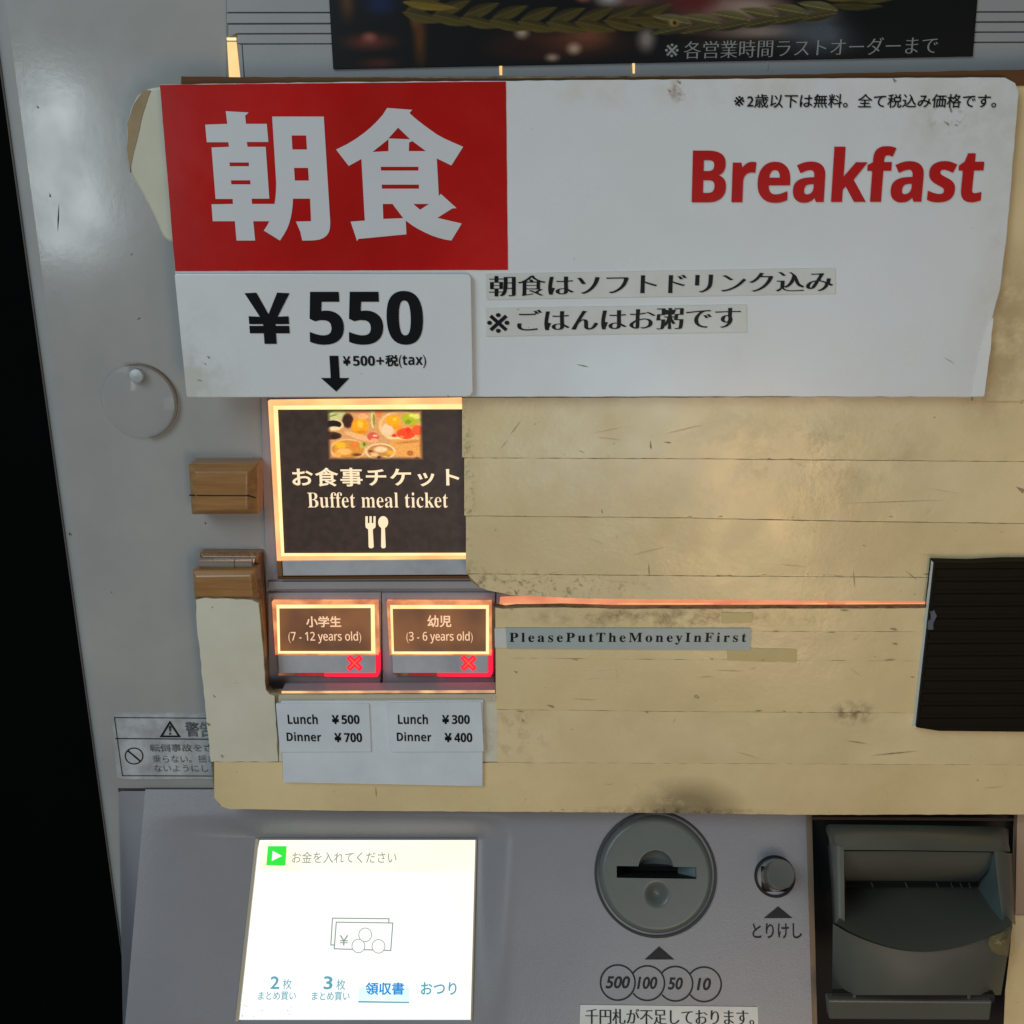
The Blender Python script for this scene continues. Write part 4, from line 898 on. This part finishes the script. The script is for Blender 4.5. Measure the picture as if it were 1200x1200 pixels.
wc = thing('fare_card', 'white plastic card taped under the two small buttons, carrying two price labels', 'card', at(448, 920, 0.016))
prism('card_sheet', [(329, 822), (566, 821), (565.5, 921.5), (332, 917)], 0.0156, 0.0172, M['card'], wc, bev=.0002)
prism('clear_tape', rough([(326, 815), (580, 814), (578, 822), (326, 824)], .5, 9, 40), 0.0157, 0.0166, M['cliptape'], wc)
for (q, a_, b_, lab, x0_, xp) in (([(323, 824.5), (432.5, 824.5), (435, 881), (328, 881.5)], '500', '700', 'left paper label with lunch and dinner prices for older children', 337.5, 389),
                     ([(453.5, 824), (564, 823), (567, 881), (457, 881.5)], '300', '400', 'right paper label with lunch and dinner prices for younger children', 466.5, 518)):
    lo = thing('price_label', lab, 'label', at(q[3][0]+50, 881, 0.0175), 'price labels on the fare card')
    prism('label_sheet', rounded(q, 2), 0.0172, 0.0180, M['card'], lo, bev=.0002)
    text('lettering', 'Lunch', (x0_, 837, x0_+35, 848.5), 0.0182, M['black'], lo, style='sb', dy=.3)
    text('lettering', 'Dinner', (x0_-1.3, 858, x0_+39, 868.5), 0.0182, M['black'], lo, style='sb', dy=.5)
    text('lettering', '¥', (xp+0, 838, xp+8.5, 848.5), 0.0182, M['black'], lo, wx=.05, wy=.035)
    text('lettering', a_, (xp+11.5, 838, xp+32.5, 848.5), 0.0182, M['black'], lo, style='sb', wx=.012, wy=.003)
    text('lettering', '¥', (xp+3, 859, xp+11.5, 869.8), 0.0182, M['black'], lo, wx=.05, wy=.035)
    text('lettering', b_, (xp+14.5, 859, xp+35.5, 869.8), 0.0182, M['black'], lo, style='sb', wx=.012, wy=.003)

ws = thing('warning_sticker', 'worn silver warning sticker with a triangle and a crossed circle, left of the lower board', 'sticker', at(190, 912, 0.0003))
prism('sticker_sheet', rough([(131, 838), (136, 836.5), (260, 837), (262, 913), (143, 913), (137, 911)], .5, 7, 50), 0.0, 0.0005, M['silver'], ws)
o1, i1 = box_out([(133.5, 840.5), (270, 841.5), (270, 910), (143, 909.5)], .9)
flat('border_line', [o1], 0.0007, M['ink'], ws, holes=[i1])
flat('border_line', [[(135, 865), (262, 866), (262, 867), (135, 866)]], 0.0008, M['ink'], ws)
flat('warning_triangle', [[(199, 844.5), (212, 864), (187, 864)]], 0.0007, M['ink'], ws, holes=[[(199, 848.5), (208, 862), (191, 862)]])
flat('exclamation_mark', [[(197.8, 851), (200.6, 851), (199.8, 857.5), (198.6, 857.5)], [(198.2, 859), (200.2, 859), (200.2, 861), (198.2, 861)]], 0.0008, M['ink'], ws)
o1, i1 = ringp(157, 886, 11, 10, 1.3); flat('prohibition_circle', [o1], 0.0007, M['ink'], ws, holes=[i1])
flat('prohibition_circle', [[(148.6, 880), (150, 879), (165.6, 892), (164.4, 893.4)]], 0.0008, M['ink'], ws)
text('lettering', '警告', (218, 846, 250, 863.5), 0.0007, M['inkworn'], ws, wx=.03, wy=.02)
text('lettering', '転倒事故をさ', (176, 872, 249, 881), 0.0007, M['inkworn'], ws, wx=.01, wy=.01)
text('lettering', '乗らない。揺さ', (179, 885, 252, 894), 0.0007, M['inkworn'], ws, wx=.0, wy=.0)
text('lettering', 'ないようにし', (181, 896.5, 244, 904.5), 0.0007, M['inkworn'], ws, wx=.0, wy=.0)

ns = thing('change_notice_strip', 'whitish printed strip about thousand yen notes, below the four coin rings', 'label', SLOPE.at(785, 1195, .0005))
prism('strip_tape', [(680, 1177.5), (888, 1180), (889, 1210), (679, 1208)], 0.0001, 0.0004, M['strip'], ns, plane=SLOPE)
text('lettering', '千円札が不足しております。', (686, 1182, 884, 1200), 0.0006, M['ink'], ns, plane=SLOPE, wx=.022, wy=-.012, dy=1.5)

# ---------------------------------------------------------------- wooden pieces
def chamfer_block(name, tlx, tly, brx, bry, shift, h0, h1, ch, m, parent, loc=None, cracks=None):
    q = [(tlx+shift[0], tly), (brx+shift[1], tly), (brx+shift[1]+shift[2], bry), (tlx+shift[0]+shift[3], bry)]
    return prism(name, q, h0, h1, m, parent, bev=ch, loc=loc)
w1 = thing('wooden_block', 'small wooden block with a dark crack across it, above the hinged one', 'wooden block', at(263, 603, 0.0))
def block(name, px, h0, h1, cx_, cy_, m, parent):
    """block with wide chamfers cx_ (sides) and cy_ (top and bottom), slightly rounded arris"""
    c = ccw([FACE.uv(x, y, h1-max(cx_, cy_)*.9) for x, y in px]); mu = sum(p[0] for p in c)/4; mv = sum(p[1] for p in c)/4
    inn = [(p[0]-math.copysign(cx_, p[0]-mu), p[1]-math.copysign(cy_, p[1]-mv)) for p in c]
    V = [FACE.xyz(*p, h1) for p in inn]+[FACE.xyz(*p, h1-max(cx_, cy_)*.9) for p in c]+[FACE.xyz(*p, h0) for p in c]
    Fs = [(0, 1, 2, 3)]+[(i, 4+i, 4+(i+1) % 4, (i+1) % 4) for i in range(4)]+[(4+i, 8+i, 8+(i+1) % 4, 4+(i+1) % 4) for i in range(4)]
    o = mesh(name, V, Fs, m, parent)
    b_ = o.modifiers.new('b', 'BEVEL'); b_.width = .0005; b_.segments = 2; b_.limit_method = 'ANGLE'
    return o
block('block_body', [(220.5, 543.5), (302, 543.5), (302.5, 602.5), (224.5, 603)], 0.0, 0.013, .0036, .0027, M['wood'], w1)
loft('crack', [[(221.5, 579.6, .0100), (231, 579.8, .01312), (291, 580.2, .01312), (301, 583.0, .0100)], [(221.8, 581.2, .0100), (231, 581.4, .01312), (291, 581.7, .01312), (301, 584.4, .0100)]], M['dark'], w1, smooth=False)

w2 = thing('wooden_flap_holder', 'dark varnished wooden holder with a metal hinge pin, at the top of the whitish arm', 'wooden holder', at(268, 700, 0.0))
block('hinge_base', [(234, 647), (306, 647.5), (316, 812), (240, 812)], 0.0, 0.0058, .0016, .0016, M['wood2'], w2)
block('hinge_leaf', [(225.5, 668), (300, 667.5), (302.5, 702.5), (227.5, 702.5)], 0.0060, 0.0145, .0018, .0022, M['wood'], w2)
for a_, b_, dr in ((234.5, 251.8, .0), (252.2, 276, .0002), (276.6, 296, 0)):
    u1, v1 = FACE.uv(a_, 660, .0085); u2, v2 = FACE.uv(b_, 660.5, .0085); V = []; Fs = []
    n = 16; rr_ = .0021+dr
    for u in (u1, u2):
        V += [FACE.xyz(u, v1+rr_*math.sin(2*math.pi*i/n), .0085+rr_*math.cos(2*math.pi*i/n)) for i in range(n)]
    for i in range(n): Fs.append((i, (i+1) % n, n+(i+1) % n, n+i))
    Fs.append(tuple(range(n))); Fs.append(tuple(range(n, 2*n)))
    o = mesh('hinge_knuckle', V, Fs, M['steel'], w2)
    for p in o.data.polygons: p.use_smooth = len(p.vertices) == 4
prism('hinge_plate', [(235, 655), (298, 655), (298, 668), (235, 668)], .0056, .0066, M['steel'], w2)

# ---------------------------------------------------------------- black ribbed mat on the right
bm_ = thing('rubber_mat', 'black ribbed rubber square stuck over the right end of the slit', 'rubber mat', at(1140, 858, 0.016))
prism('mat_body', [(1096, 659.5), (1140, 660.5), (1180, 658.5), (1300, 658), (1300, 858), (1190, 858), (1100, 857), (1074.5, 853)], 0.0135, 0.0190, M['rubber'], bm_, bev=.0004)
for k in range(13):
    y = 667+k*14.6; xl = 1097-(y-659)*0.112
    prism('rib', [(xl+1.5, y), (1300, y-.5), (1300, y+9), (xl+.8, y+9.6)], 0.0188, 0.0196, M['rubber'], bm_, bev=.0003)
prism('tape_edge', rough([(1093.5, 659), (1096.5, 659), (1074.8, 853), (1071.5, 853)], .3, 9, 60), 0.0150, 0.0172, M['card'], bm_)
prism('glue_spot', rough([(1091, 718), (1095, 715), (1098, 722), (1094, 730), (1094, 737), (1088.5, 738), (1088, 730), (1091, 726)], .8, 3, 61), 0.0188, 0.0200, M['bluewear'], bm_)

tp = thing('clear_tape_piece', 'wrinkled yellowed clear tape at the right corner of the bill acceptor', 'tape', at(1185, 1110, 0.05))
loft('tape_film', [[(1160, 1098, .0505), (1172, 1094, .0535), (1180, 1090, .049), (1188, 1085, .05)], [(1158, 1106, .0525), (1171, 1104, .0535), (1180, 1100, .0545), (1189, 1094, .0485)],
                   [(1162, 1114, .053), (1175, 1112, .055), (1184, 1108, .0515), (1190, 1102, .046)], [(1168, 1118, .0525), (1178, 1120, .053), (1186, 1122, .05), (1189, 1116, .045)]], mat('yellow_tape', (0.38, 0.28, 0.08), 0.12, bump2=.9, b2scale=160, alpha=.28), tp, smooth=True)
